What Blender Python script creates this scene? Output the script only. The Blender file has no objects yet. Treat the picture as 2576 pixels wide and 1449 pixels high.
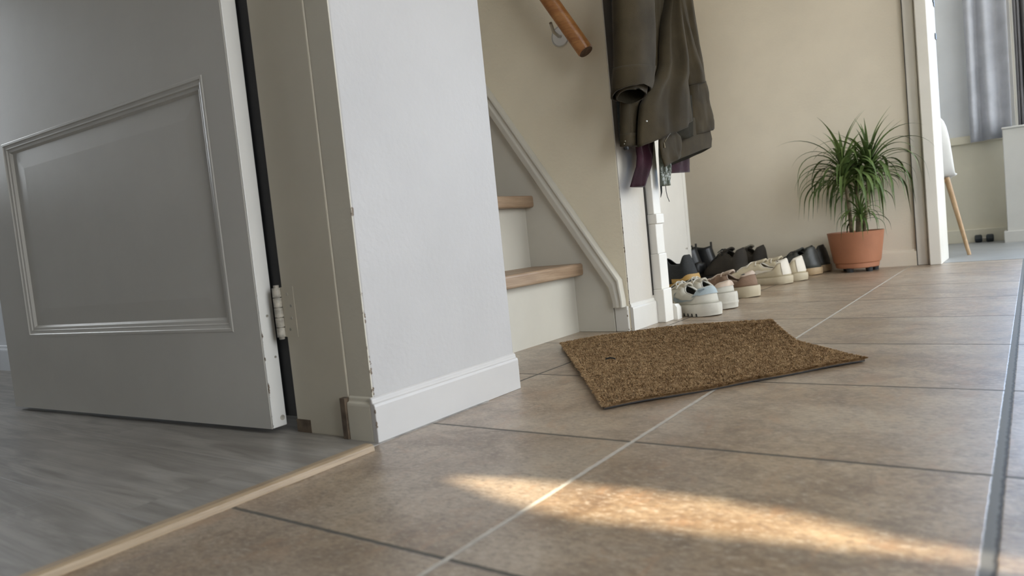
import bpy, bmesh, math, random
from mathutils import Vector, Matrix, noise as mnoise
random.seed(7)
from mathutils.bvhtree import BVHTree
C = bpy.context.scene.collection
SC = bpy.context.scene
PI = math.pi
S = 0.8                      # one drawing unit is 0.8 m
H = 0.34                     # camera height in drawing units
CAM = Vector((0, 0, H))
RT = Vector((0.8050155, 0.58472807, -0.10021541))
UP = Vector((0.04253225, 0.11160564, 0.99284198))
FW = Vector((-0.59172717, 0.80351557, -0.06497447))
FPX = 1800.37

# surveying helpers: where the sight line through a photo point meets a real plane
def ray(px, py): return RT*((px-1288)/FPX) - UP*((py-724.5)/FPX) + FW
def at_x(px, py, X): d = ray(px, py); return CAM + d*(X/d.x)
def at_y(px, py, Y): d = ray(px, py); return CAM + d*(Y/d.y)
def at_z(px, py, Z=0.0): d = ray(px, py); return CAM + d*((Z-H)/d.z)

# ------------------------------------------------------------------ materials
def nd(nt, t, **kw):
    n = nt.nodes.new(t)
    for k, v in kw.items(): setattr(n, k, v)
    return n
def mth(nt, op, a, b=None, c=None):
    n = nd(nt, 'ShaderNodeMath', operation=op)
    for i, v in enumerate((a, b, c)):
        if v is None: continue
        if isinstance(v, (int, float)): n.inputs[i].default_value = v
        else: nt.links.new(v, n.inputs[i])
    return n.outputs[0]
def mixc(nt, f, a, b, blend='MIX'):
    n = nd(nt, 'ShaderNodeMix', data_type='RGBA', blend_type=blend)
    for sock, v in ((n.inputs[0], f), (n.inputs[6], a), (n.inputs[7], b)):
        if isinstance(v, (int, float)): sock.default_value = v
        elif isinstance(v, tuple): sock.default_value = (*v[:3], 1)
        else: nt.links.new(v, sock)
    return n.outputs[2]
def noise_tex(nt, vec, scale, detail=4, rough=.55, dist=0):
    n = nd(nt, 'ShaderNodeTexNoise'); n.inputs['Scale'].default_value = scale
    n.inputs['Detail'].default_value = detail; n.inputs['Roughness'].default_value = rough
    n.inputs['Distortion'].default_value = dist
    nt.links.new(vec, n.inputs['Vector']); return n.outputs['Fac']
def ramp(nt, v, lo, hi):
    n = nd(nt, 'ShaderNodeMapRange'); n.interpolation_type = 'SMOOTHSTEP'
    n.inputs[1].default_value = lo; n.inputs[2].default_value = hi
    nt.links.new(v, n.inputs[0]); return n.outputs[0]
def scaled(nt, vec, sx, sy, sz, rz=0):
    n = nd(nt, 'ShaderNodeMapping'); n.inputs['Scale'].default_value = (sx, sy, sz)
    n.inputs['Rotation'].default_value = (0, 0, rz)
    nt.links.new(vec, n.inputs['Vector']); return n.outputs[0]
def base_mat(name):
    m = bpy.data.materials.new(name); m.use_nodes = True
    nt = m.node_tree; b = nt.nodes['Principled BSDF']
    tc = nd(nt, 'ShaderNodeTexCoord')
    return m, nt, b, tc.outputs['Object']
def bump(nt, b, h, strength, dist=.01):
    n = nd(nt, 'ShaderNodeBump'); n.inputs['Strength'].default_value = strength
    n.inputs['Distance'].default_value = dist
    nt.links.new(h, n.inputs['Height']); nt.links.new(n.outputs[0], b.inputs['Normal'])
def mat(name, col, rough=.5, ns=8, na=.06, bs=60, bst=.05, spec=.5, metal=0, sheen=0, stretch=(1, 1, 1), col2=None, bd=.01):
    m, nt, b, oc = base_mat(name)
    v = scaled(nt, oc, *stretch)
    f = noise_tex(nt, v, ns, 5)
    f = ramp(nt, f, .3, .7)
    if col2 is None:
        c2 = tuple(min(1, c*(1+na)) for c in col); c1 = tuple(c*(1-na) for c in col)
    else: c1, c2 = col, col2
    nt.links.new(mixc(nt, f, c1, c2), b.inputs['Base Color'])
    b.inputs['Roughness'].default_value = rough
    b.inputs['Specular IOR Level'].default_value = spec
    b.inputs['Metallic'].default_value = metal
    if sheen: b.inputs['Sheen Weight'].default_value = sheen
    if bst: bump(nt, b, noise_tex(nt, v, bs, 3), bst, bd)
    return m

def paint_mat(name, col, rough=.45, wear=(), ns=3, bst=.06, bs=90, dirt=None):
    """painted plaster or wood; wear = list of (axis 0..2, position, reach, zmax) edges where paint has chipped to brown"""
    m, nt, b, oc = base_mat(name)
    f = ramp(nt, noise_tex(nt, oc, ns, 5, .6), .3, .7)
    c = mixc(nt, f, tuple(x*.955 for x in col), tuple(min(1, x*1.03) for x in col))
    sep = nd(nt, 'ShaderNodeSeparateXYZ'); nt.links.new(oc, sep.inputs[0])
    chip_n = noise_tex(nt, oc, 45, 4, .65)
    for ex, ey, reach, zmax in wear:
        dx_ = mth(nt, 'ABSOLUTE', mth(nt, 'SUBTRACT', sep.outputs[0], ex)); dy_ = mth(nt, 'ABSOLUTE', mth(nt, 'SUBTRACT', sep.outputs[1], ey))
        d = mth(nt, 'DIVIDE', mth(nt, 'ADD', dx_, dy_), reach)
        low = ramp(nt, sep.outputs[2], zmax, zmax*.3)
        k = mth(nt, 'SUBTRACT', mth(nt, 'ADD', mth(nt, 'MULTIPLY', low, .22), chip_n), mth(nt, 'MULTIPLY', d, .30))
        c = mixc(nt, ramp(nt, k, .645, .69), c, (.16, .115, .075))
    if dirt:
        dn = ramp(nt, noise_tex(nt, oc, dirt[0], 6, .7), dirt[1], dirt[1]+.06)
        c = mixc(nt, mth(nt, 'MULTIPLY', dn, dirt[2]), c, (.20, .17, .13))
    nt.links.new(c, b.inputs['Base Color'])
    b.inputs['Roughness'].default_value = rough
    b.inputs['Specular IOR Level'].default_value = .4
    bump(nt, b, noise_tex(nt, oc, bs, 4), bst, .006)
    return m

def tile_mat():
    m, nt, b, oc = base_mat('floor_tiles')
    sep = nd(nt, 'ShaderNodeSeparateXYZ'); nt.links.new(oc, sep.inputs[0])
    wob = mth(nt, 'MULTIPLY', mth(nt, 'SUBTRACT', noise_tex(nt, oc, 55, 3), .5), .0035)
    X = mth(nt, 'ADD', sep.outputs[0], wob); Y = mth(nt, 'ADD', sep.outputs[1], wob)
    u = mth(nt, 'DIVIDE', mth(nt, 'ADD', X, .536), .4883)
    v = mth(nt, 'DIVIDE', mth(nt, 'SUBTRACT', Y, .5567), .4539)
    def dist(w, p):
        fr = mth(nt, 'FRACT', mth(nt, 'ADD', w, 100.5))
        return mth(nt, 'MULTIPLY', mth(nt, 'ABSOLUTE', mth(nt, 'SUBTRACT', fr, .5)), p)
    du, dv = dist(u, .4883), dist(v, .4539)
    dwide = mth(nt, 'ABSOLUTE', mth(nt, 'ADD', X, .0475))
    gu = ramp(nt, du, .0048, .0028)
    gv = ramp(nt, dv, .0046, .0026)
    gw = ramp(nt, dwide, .0082, .0058)
    # the tile body: clouded terracotta beige
    tid = nd(nt, 'ShaderNodeCombineXYZ')
    nt.links.new(mth(nt, 'FLOOR', u), tid.inputs[0]); nt.links.new(mth(nt, 'FLOOR', v), tid.inputs[1])
    wn = nd(nt, 'ShaderNodeTexWhiteNoise', noise_dimensions='3D'); nt.links.new(tid.outputs[0], wn.inputs['Vector'])
    off = nd(nt, 'ShaderNodeVectorMath', operation='MULTIPLY_ADD')
    nt.links.new(wn.outputs['Color'], off.inputs[0]); off.inputs[1].default_value = (7, 7, 7); nt.links.new(oc, off.inputs[2])
    tv = off.outputs[0]
    n1 = ramp(nt, noise_tex(nt, scaled(nt, tv, 1, 1.5, 1), 5.5, 7, .62, .5), .34, .66)
    n2 = ramp(nt, noise_tex(nt, tv, 15, 7, .7, .8), .38, .66)
    n3 = ramp(nt, noise_tex(nt, tv, 3.2, 3, .5), .40, .70)
    n4 = ramp(nt, noise_tex(nt, scaled(nt, tv, 1, 2.2, 1), 34, 6, .75), .55, .75)
    c = mixc(nt, n1, TILE[0], TILE[1])
    c = mixc(nt, mth(nt, 'MULTIPLY', n2, .62), c, TILE[2])
    c = mixc(nt, mth(nt, 'MULTIPLY', n3, .50), c, TILE[3])
    c = mixc(nt, mth(nt, 'MULTIPLY', n4, .55), c, TILE[4])
    n5 = noise_tex(nt, scaled(nt, tv, 1, 1.7, 1), 95, 5, .75)
    c = mixc(nt, mth(nt, 'MULTIPLY', ramp(nt, n5, .50, .64), .62), c, (.115, .075, .048))
    c = mixc(nt, mth(nt, 'MULTIPLY', ramp(nt, n5, .47, .34), .5), c, (.56, .49, .40))
    n6 = ramp(nt, noise_tex(nt, scaled(nt, tv, 2.2, 1, 1), 7.5, 8, .72, 1.4), .52, .66)
    c = mixc(nt, mth(nt, 'MULTIPLY', n6, .42), c, (.36, .205, .105))
    tone = mth(nt, 'MULTIPLY_ADD', wn.outputs['Value'], .14, .93)
    cm = nd(nt, 'ShaderNodeVectorMath', operation='SCALE'); nt.links.new(c, cm.inputs[0]); nt.links.new(tone, cm.inputs['Scale'])
    gn = noise_tex(nt, oc, 70, 4)
    long_c = mixc(nt, gn, (.34, .30, .245), (.60, .56, .49))
    dark_c = mixc(nt, gn, (.060, .055, .048), (.16, .145, .12))
    wide_c = mixc(nt, ramp(nt, mth(nt, 'ADD', mth(nt, 'ADD', X, .0475), mth(nt, 'MULTIPLY', mth(nt, 'SUBTRACT', gn, .5), .006)), .0015, .0055), (.17, .17, .165), (.05, .046, .042))
    col = mixc(nt, gv, cm.outputs[0], dark_c)
    long_c = mixc(nt, ramp(nt, X, -.85, -.80), dark_c, long_c)
    col = mixc(nt, gu, col, long_c)
    col = mixc(nt, gw, col, wide_c)
    nt.links.new(col, b.inputs['Base Color'])
    grout = mth(nt, 'MAXIMUM', mth(nt, 'MAXIMUM', gu, gv), gw)
    r = mth(nt, 'MULTIPLY_ADD', n2, .10, .36)
    r = mth(nt, 'MULTIPLY_ADD', n4, .08, r)
    r = mth(nt, 'MAXIMUM', r, mth(nt, 'MULTIPLY', grout, .75))
    nt.links.new(r, b.inputs['Roughness'])
    nt.links.new(mth(nt, 'MULTIPLY', mth(nt, 'SUBTRACT', 1, grout), 1.0), b.inputs['Specular IOR Level'])
    hgt = mth(nt, 'ADD', mth(nt, 'MULTIPLY', n2, .18), mth(nt, 'MULTIPLY', noise_tex(nt, oc, 9, 3), .55))
    hgt = mth(nt, 'SUBTRACT', hgt, mth(nt, 'MULTIPLY', grout, 1.4))
    b.inputs['Coat Weight'].default_value = .55; b.inputs['Coat Roughness'].default_value = .42; b.inputs['Coat IOR'].default_value = 1.6
    bump(nt, b, hgt, .30, .0028)
    return m

def plank_mat():
    m, nt, b, oc = base_mat('grey_planks')
    sep = nd(nt, 'ShaderNodeSeparateXYZ'); nt.links.new(oc, sep.inputs[0])
    v = mth(nt, 'DIVIDE', mth(nt, 'SUBTRACT', sep.outputs[1], .47), .232)
    row = mth(nt, 'FLOOR', v)
    u = mth(nt, 'ADD', mth(nt, 'DIVIDE', mth(nt, 'ADD', sep.outputs[0], 1.875), 1.55), mth(nt, 'MULTIPLY', row, .37))
    dv = mth(nt, 'MULTIPLY', mth(nt, 'ABSOLUTE', mth(nt, 'SUBTRACT', mth(nt, 'FRACT', mth(nt, 'ADD', v, 50.5)), .5)), .232)
    du = mth(nt, 'MULTIPLY', mth(nt, 'ABSOLUTE', mth(nt, 'SUBTRACT', mth(nt, 'FRACT', mth(nt, 'ADD', u, 50.5)), .5)), 1.55)
    tid = nd(nt, 'ShaderNodeCombineXYZ')
    nt.links.new(mth(nt, 'FLOOR', mth(nt, 'ADD', u, .5)), tid.inputs[0]); nt.links.new(row, tid.inputs[1])
    wn = nd(nt, 'ShaderNodeTexWhiteNoise', noise_dimensions='3D'); nt.links.new(tid.outputs[0], wn.inputs['Vector'])
    off = nd(nt, 'ShaderNodeVectorMath', operation='MULTIPLY_ADD')
    nt.links.new(wn.outputs['Color'], off.inputs[0]); off.inputs[1].default_value = (3, 3, 3); nt.links.new(oc, off.inputs[2])
    g = scaled(nt, off.outputs[0], 1.1, 8, 1)
    n1 = ramp(nt, noise_tex(nt, g, 2.6, 7, .62, 1.2), .33, .68)
    n2 = ramp(nt, noise_tex(nt, scaled(nt, off.outputs[0], 1.0, 34, 1), 4, 6, .7, .6), .42, .70)
    n3 = ramp(nt, noise_tex(nt, scaled(nt, off.outputs[0], 1, 2.4, 1), 3.4, 3), .45, .70)
    c = mixc(nt, n1, (.35, .325, .287), (.195, .175, .15))
    c = mixc(nt, mth(nt, 'MULTIPLY', n2, .5), c, (.15, .132, .112))
    c = mixc(nt, mth(nt, 'MULTIPLY', n3, .35), c, (.42, .39, .35))
    seam = mth(nt, 'MAXIMUM', ramp(nt, dv, .0018, .0008), ramp(nt, du, .0018, .0008))
    c = mixc(nt, mth(nt, 'MULTIPLY', seam, .6), c, (.30, .29, .28))
    nt.links.new(c, b.inputs['Base Color'])
    b.inputs['Roughness'].default_value = .36
    bump(nt, b, mth(nt, 'SUBTRACT', mth(nt, 'MULTIPLY', n2, -.3), seam), .22, .002)
    return m

def wood_mat(name, c1, c2, ax=1, rough=.45, sc=1.0):
    st = [9, 9, 9]; st[ax] = 1.1
    m, nt, b, oc = base_mat(name)
    v = scaled(nt, oc, *st)
    n1 = ramp(nt, noise_tex(nt, v, 4*sc, 6, .6, .8), .3, .7)
    st2 = [40, 40, 40]; st2[ax] = 1.5
    n2 = ramp(nt, noise_tex(nt, scaled(nt, oc, *st2), 5*sc, 4, .6), .4, .7)
    c = mixc(nt, n1, c1, c2)
    c = mixc(nt, mth(nt, 'MULTIPLY', n2, .35), c, tuple(x*.6 for x in c1))
    nt.links.new(c, b.inputs['Base Color']); b.inputs['Roughness'].default_value = rough
    bump(nt, b, n2, .12, .003)
    return m

TILE = [(.235, .150, .082), (.385, .285, .182), (.120, .074, .042), (.450, .370, .275), (.520, .465, .385)]
M = {}
M['tile'] = tile_mat()
M['plank'] = plank_mat()
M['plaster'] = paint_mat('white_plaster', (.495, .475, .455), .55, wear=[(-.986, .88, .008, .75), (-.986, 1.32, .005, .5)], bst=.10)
M['plaster_cream'] = paint_mat('cream_plaster', (.78, .705, .575), .6, bst=.10)
M['plaster_stair'] = paint_mat('stair_plaster', (.80, .72, .555), .6, bst=.12, wear=[(-1.104, 2.15, .005, .8)], dirt=(26, .70, .25))
M['plaster_cool'] = paint_mat('cool_plaster', (.70, .72, .745), .6)
M['gloss_white'] = paint_mat('white_gloss_paint', (.79, .765, .705), .38, bst=.05, bs=40, dirt=(30, .72, .3))
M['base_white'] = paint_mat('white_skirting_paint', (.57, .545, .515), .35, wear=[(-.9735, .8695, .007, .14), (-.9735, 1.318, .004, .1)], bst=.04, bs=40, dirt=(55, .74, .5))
M['plinth_dimmed'] = paint_mat('plinth_dimmed_paint', (.66, .635, .58), .38, wear=[(-1.108, 2.14, .005, .12)], bst=.05, bs=40, dirt=(18, .66, .3))  # skirting white darkened along with the stair wall's end, to look less lit
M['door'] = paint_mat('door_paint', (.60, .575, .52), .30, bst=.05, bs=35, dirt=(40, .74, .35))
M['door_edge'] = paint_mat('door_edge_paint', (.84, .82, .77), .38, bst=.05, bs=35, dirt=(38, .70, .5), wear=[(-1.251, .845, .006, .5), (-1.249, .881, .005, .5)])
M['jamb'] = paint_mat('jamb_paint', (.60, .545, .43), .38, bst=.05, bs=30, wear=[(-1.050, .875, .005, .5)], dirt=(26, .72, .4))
M['stain'] = mat('bare_stained_wood', (.12, .085, .055), .6, ns=40, na=.4)
M['stair_white'] = paint_mat('stair_paint', (.56, .53, .455), .38, bst=.05, bs=40, dirt=(30, .72, .3))
M['end_bounce_tint'] = paint_mat('end_bounce_tint', (.62, .575, .465), .55, wear=[(-.986, .877, .007, .75)], bst=.08)  # warm bounced floor light mixed into the end face's colour
M['stair_end_dimmed'] = paint_mat('stair_end_dimmed_paint', (.57, .53, .465), .5, wear=[(-1.104, 2.15, .005, .8)], bst=.08)  # same white paint, darkened to dim the stair wall's end face
M['brass'] = mat('dull_brass', (.10, .078, .045), .45, metal=.7, bst=.02)
M['far_paint'] = paint_mat('far_frame_paint', (.79, .76, .69), .35, bst=.04, dirt=(20, .73, .2))
M['wainscot'] = paint_mat('wainscot_paint', (.66, .62, .50), .5)
M['ceiling'] = mat('ceiling_paint', (.80, .79, .76), .7)
M['tread'] = wood_mat('stair_oak', (.27, .175, .105), (.39, .275, .18), 1, .45)
M['rail'] = wood_mat('rail_wood', (.30, .115, .030), (.44, .20, .06), 0, .32)
M['rail_end'] = mat('rail_end_grain', (.12, .065, .035), .6, ns=60, na=.3)
M['strip'] = wood_mat('strip_oak', (.33, .235, .14), (.43, .32, .205), 1, .35)
M['clear'] = mat('clear_plastic', (.75, .74, .70), .15, spec=.8, bst=0)
M['chrome'] = mat('brushed_metal', (.55, .53, .48), .28, metal=1, bst=.02)
M['iron'] = mat('painted_hinge', (.42, .385, .32), .42, ns=60, na=.35, bst=.1)
M['threshold_shade'] = mat('threshold_shade_grey', (.155, .135, .112), .6, ns=30, na=.2)  # grey standing for the shade beside the threshold strip
M['dark_gap'] = mat('dark_joint', (.03, .027, .022), .8)
M['coat'] = mat('olive_cotton', (.040, .030, .0155), .9, ns=9, na=.25, bs=420, bst=.25, spec=.12, sheen=.08, bd=.003)
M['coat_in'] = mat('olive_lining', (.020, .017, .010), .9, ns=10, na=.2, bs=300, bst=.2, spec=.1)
M['maroon'] = mat('maroon_knit', (.030, .008, .014), .9, ns=10, na=.3, bs=260, bst=.15, spec=.15, sheen=.2)
M['slate'] = mat('slate_cloth', (.045, .050, .048), .9, ns=12, na=.3, bs=300, bst=.3, spec=.15)
M['sage'] = mat('sage_plastic', (.16, .18, .14), .18, ns=14, na=.4, bs=40, bst=.6, spec=.7)
M['coir'] = mat('coir_fibre', (.255, .155, .075), .85, ns=60, na=.2, bst=0, spec=.12, col2=(.46, .315, .17))
M['coir_base'] = mat('coir_bed', (.15, .09, .042), .95, ns=60, na=.3, bst=.4)
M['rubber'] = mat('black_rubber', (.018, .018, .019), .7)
M['terra'] = mat('terracotta', (.36, .15, .078), .55, ns=5, na=.10, bs=90, bst=.05)
M['soil'] = mat('potting_soil', (.035, .025, .016), .95, ns=60, na=.4, bst=.6)
M['leaf'] = mat('leaf_green', (.050, .088, .024), .5, ns=7, na=.4, bst=.02, spec=.3, col2=(.145, .21, .060))
M['cane'] = mat('plant_cane', (.20, .16, .09), .7, ns=40, na=.3, bst=.3)
M['curtain'] = mat('grey_curtain', (.44, .45, .49), .9, ns=8, na=.1, bs=200, bst=.1, spec=.1)
M['curtain_dark'] = mat('dark_curtain', (.15, .145, .15), .9, ns=8, na=.1, spec=.1)
M['rad_white'] = paint_mat('radiator_paint', (.60, .59, .555), .4)
M['chair_shell'] = mat('white_shell', (.78, .775, .75), .3, bst=0)
M['beech'] = wood_mat('beech_leg', (.36, .225, .11), (.50, .34, .19), 2, .4)
M['blue_black'] = mat('blue_black_vinyl', (.020, .027, .032), .5)
M['sn_white'] = mat('sneaker_leather', (.50, .475, .405), .6, ns=12, na=.08, bs=160, bst=.06)
M['sn_sole'] = mat('sneaker_sole', (.56, .53, .455), .6, ns=14, na=.10)
M['sn_tan'] = mat('sneaker_sand', (.44, .39, .30), .7, ns=14, na=.1, bs=220, bst=.1)
M['sn_blue'] = mat('pale_blue_suede', (.33, .385, .40), .75, ns=20, na=.08, bs=220, bst=.1)
M['sn_greyblue'] = mat('grey_blue_trim', (.22, .26, .275), .6, ns=20, na=.08)
M['sn_lining'] = mat('grey_lining', (.25, .24, .21), .9, ns=20, na=.2)
M['lace'] = mat('off_white_lace', (.52, .50, .44), .85, ns=60, na=.15)
M['cream'] = mat('cream_leather', (.52, .45, .315), .5, ns=10, na=.08, bs=150, bst=.06)
M['cream_pale'] = mat('pale_cream_leather', (.66, .605, .51), .45, ns=12, na=.06)
M['cream_sole'] = mat('cream_rubber', (.50, .43, .305), .55, ns=12, na=.08)
M['blush'] = mat('blush_patent', (.50, .385, .29), .35, ns=9, na=.12)
M['taupe'] = mat('taupe_suede', (.215, .135, .088), .85, ns=12, na=.15, bs=220, bst=.2)
M['taupe_pale'] = mat('pale_pink_leather', (.45, .35, .27), .5, ns=12, na=.1)
M['gum'] = mat('tan_rubber', (.43, .31, .18), .55, ns=12, na=.12)
M['charcoal'] = mat('scuffed_grey_leather', (.052, .055, .050), .45, ns=18, na=.45, bs=120, bst=.12)
M['brown_dk'] = mat('dark_brown_nubuck', (.030, .024, .017), .8, ns=14, na=.3, bs=160, bst=.15)
M['brown_lin'] = mat('taupe_felt_lining', (.19, .17, .13), .9, ns=14, na=.2)
M['black'] = mat('black_leather', (.016, .017, .018), .33, ns=14, na=.25, bs=60, bst=.08)
M['black_cloth'] = mat('black_mesh', (.016, .017, .017), .8, ns=20, na=.3, bs=200, bst=.2)
M['mustard'] = mat('mustard_rubber', (.42, .25, .065), .55, ns=12, na=.1)
M['pane'] = None
def glass_mat():
    m = bpy.data.materials.new('window_glass'); m.use_nodes = True; nt = m.node_tree
    nt.nodes.remove(nt.nodes['Principled BSDF']); out = nt.nodes['Material Output']
    t = nd(nt, 'ShaderNodeBsdfTransparent'); g = nd(nt, 'ShaderNodeBsdfGlossy'); g.inputs['Roughness'].default_value = .02
    t.inputs[0].default_value = (.96, .98, .98, 1)
    mx = nd(nt, 'ShaderNodeMixShader'); mx.inputs[0].default_value = .06
    nt.links.new(t.outputs[0], mx.inputs[1]); nt.links.new(g.outputs[0], mx.inputs[2]); nt.links.new(mx.outputs[0], out.inputs[0])
    return m
M['pane'] = glass_mat()

# ------------------------------------------------------------------ mesh helpers
class MB:
    def __init__(s): s.v = []; s.f = []; s.mi = []
    def add(s, vs, fs, mi=0):
        o = len(s.v); s.v += [tuple(v) for v in vs]; s.f += [tuple(i+o for i in f) for f in fs]; s.mi += [mi]*len(fs); return s
    def box(s, x0, x1, y0, y1, z0, z1, mi=0):
        x0, x1 = sorted((x0, x1)); y0, y1 = sorted((y0, y1)); z0, z1 = sorted((z0, z1))
        v = [(x0, y0, z0), (x1, y0, z0), (x1, y1, z0), (x0, y1, z0), (x0, y0, z1), (x1, y0, z1), (x1, y1, z1), (x0, y1, z1)]
        return s.add(v, [(3, 2, 1, 0), (4, 5, 6, 7), (0, 1, 5, 4), (1, 2, 6, 5), (2, 3, 7, 6), (3, 0, 4, 7)], mi)
    def loft(s, rings, close=True, cap0=True, cap1=True, mi=0):
        n = len(rings[0]); vs = [p for r in rings for p in r]; fs = []
        for i in range(len(rings)-1):
            for j in range(n if close else n-1):
                k = (j+1) % n; fs.append((i*n+j, i*n+k, (i+1)*n+k, (i+1)*n+j))
        if cap0 and close: fs.append(tuple(range(n-1, -1, -1)))
        if cap1 and close: fs.append(tuple((len(rings)-1)*n+j for j in range(n)))
        return s.add(vs, fs, mi)
    def tube(s, pts, r, n=10, cap=True, mi=0):
        pts = [Vector(p) for p in pts]; rs = r if isinstance(r, (list, tuple)) else [r]*len(pts)
        rings = []; prev = None
        for i, p in enumerate(pts):
            t = (pts[min(i+1, len(pts)-1)]-pts[max(i-1, 0)]).normalized()
            if prev is None: a = t.orthogonal().normalized()
            else:
                a = prev - t*prev.dot(t)
                a = a.normalized() if a.length > 1e-6 else t.orthogonal().normalized()
            prev = a; b = t.cross(a)
            rings.append([p+(a*math.cos(2*PI*j/n)+b*math.sin(2*PI*j/n))*rs[i] for j in range(n)])
        return s.loft(rings, True, cap, cap, mi)
    def prism(s, poly, axis, a, b, mi=0):
        """poly in the two other axes (cyclic order), extruded along axis from a to b"""
        def mk(p, t):
            if axis == 0: return (t, p[0], p[1])
            if axis == 1: return (p[0], t, p[1])
            return (p[0], p[1], t)
        return s.loft([[mk(p, a) for p in poly], [mk(p, b) for p in poly]], mi=mi)
    def build(s, name, ms, parent=None, smooth=False, bevel=0, segs=2, angle=40):
        me = bpy.data.meshes.new(name); me.from_pydata(s.v, [], s.f)
        ms = ms if isinstance(ms, (list, tuple)) else [ms]
        for m in ms: me.materials.append(M[m] if isinstance(m, str) else m)
        me.polygons.foreach_set('material_index', s.mi)
        bm = bmesh.new(); bm.from_mesh(me); bmesh.ops.recalc_face_normals(bm, faces=bm.faces); bm.to_mesh(me); bm.free()
        o = bpy.data.objects.new(name, me); C.objects.link(o)
        if parent: o.parent = parent
        if smooth:
            me.polygons.foreach_set('use_smooth', [True]*len(me.polygons))
            if smooth != 'all': me.set_sharp_from_angle(angle=math.radians(angle))
        if bevel:
            b = o.modifiers.new('bevel', 'BEVEL'); b.width = bevel; b.segments = segs; b.limit_method = 'ANGLE'; b.angle_limit = math.radians(35)
        return o
def tag(o, label=None, cat=None, group=None, kind=None):
    if label: o['label'] = label
    if cat: o['category'] = cat
    if group: o['group'] = group
    if kind: o['kind'] = kind
    return o
def empty(name, loc, rz=0):
    o = bpy.data.objects.new(name, None); C.objects.link(o); o.location = loc; o.rotation_euler = (0, 0, rz); o.empty_display_size = .05; return o
def struct(o): o['kind'] = 'structure'; return o
def lerp(a, b, t): return a+(b-a)*t
def interp(tab, x):
    if x <= tab[0][0]: return tab[0][1]
    for (x0, y0), (x1, y1) in zip(tab, tab[1:]):
        if x <= x1:
            t = (x-x0)/(x1-x0); t = t*t*(3-2*t); return y0+(y1-y0)*t
    return tab[-1][1]
def lininterp(tab, x):
    if x <= tab[0][0]: return tab[0][1]
    for (x0, y0), (x1, y1) in zip(tab, tab[1:]):
        if x <= x1: return y0+(y1-y0)*(x-x0)/(x1-x0)
    return tab[-1][1]

ZC = 3.05     # ceiling
# ------------------------------------------------------------------ shell
def flat(name, x0, x1, y0, y1, z, m, t=.06, up=True):
    b = MB(); b.box(x0, x1, y0, y1, z-t if up else z, z if up else z+t); return struct(b.build(name, m))
M['far_floor'] = mat('grey_far_floor', (.25, .262, .27), .38, ns=6, na=.1, bs=40, bst=.04, spec=.8)
b = MB(); b.box(-1.8, 2.3, 4.62, 6.2, .0, .0016); b.box(-.391, .85, 4.34, 4.62, 0, .0016)
struct(b.build('floor_far', 'far_floor'))
flat('floor', -3.0, 2.4, -1.9, 6.35, 0, 'tile')
b = MB(); b.box(-4.6, -.968, -1.7, 1.19, .0, .0015)
struct(b.build('floor_left', 'plank'))
b = MB(); b.box(-4.8, 2.5, -1.95, 5.05, ZC, ZC+.12); b.box(-4.8, 2.5, 5.67, 6.4, ZC, ZC+.12); b.box(-4.8, -.45, 5.05, 5.67, ZC, ZC+.12); b.box(1.45, 2.5, 5.05, 5.67, ZC, ZC+.12)
struct(b.build('ceiling', 'ceiling'))
# pier between the door and the stairs, and the same wall on this side of the door
b = MB(); b.box(-1.20, -.986, .880, 1.32, 0, ZC)
struct(b.build('wall_left', 'plaster', bevel=.004))
b = MB(); b.box(-1.18, -.986, -1.7, -.345, 0, ZC); b.box(-1.18, -.986, -.345, .876, 2.52, ZC)
struct(b.build('wall_left_front', 'plaster', bevel=.004))
b = MB(); b.box(-4.6, -1.20, 1.19, 1.32, 0, ZC); struct(b.build('wall_left_room_back', 'plaster_cool'))
b = MB()
b.box(-4.7, -4.6, -1.7, -.15, 0, ZC); b.box(-4.7, -4.6, .9, 1.32, 0, ZC); b.box(-4.7, -4.6, -.15, .9, 0, .9); b.box(-4.7, -4.6, -.15, .9, 2.1, ZC)
struct(b.build('wall_left_room_side', 'plaster_cool'))
b = MB(); b.box(-3.0, -1.104, 2.15, 2.42, 0, ZC); struct(b.build('wall_stair', 'plaster_stair', bevel=.004))
b = MB(); b.box(-3.1, -3.0, 1.32, 4.4, 0, ZC); struct(b.build('wall_stair_end', 'plaster_stair'))
b = MB(); b.box(-3.0, -.50, 4.30, 4.62, 0, ZC); b.box(-.50, .95, 4.30, 4.62, 2.5, ZC); b.box(.95, 2.4, 4.30, 4.62, 0, ZC)
struct(b.build('wall_back', 'plaster_cream'))
# wall on the right with windows (out of frame) added to bring the hall's daylight
RX = 1.75
WA, WB = (-.30, 1.15), (2.05, 4.20)
b = MB()
for y0, y1 in ((-1.9, WA[0]), (WA[1], WB[0]), (WB[1], 4.72), (6.02, 6.4)): b.box(RX, RX+.15, y0, y1, 0, ZC)
for y0, y1 in (WA, WB, (4.72, 6.02)): b.box(RX, RX+.15, y0, y1, 0, .22); b.box(RX, RX+.15, y0, y1, 2.55, ZC)
struct(b.build('wall_right', 'plaster'))
# front wall behind the camera with a window added for the sun streak
FY = -1.7
FZ = .90
def slit(x, y): return (x, (y-FY)*FZ)
b = MB(); b.box(-4.7, -.95, FY-.15, FY, 0, ZC); b.box(.45, 2.4, FY-.15, FY, 0, ZC); b.box(-.95, .45, FY-.15, FY, 0, 1.9); b.box(-.95, .45, FY-.15, FY, 2.7, ZC)
struct(b.build('wall_front', 'plaster'))
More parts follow.
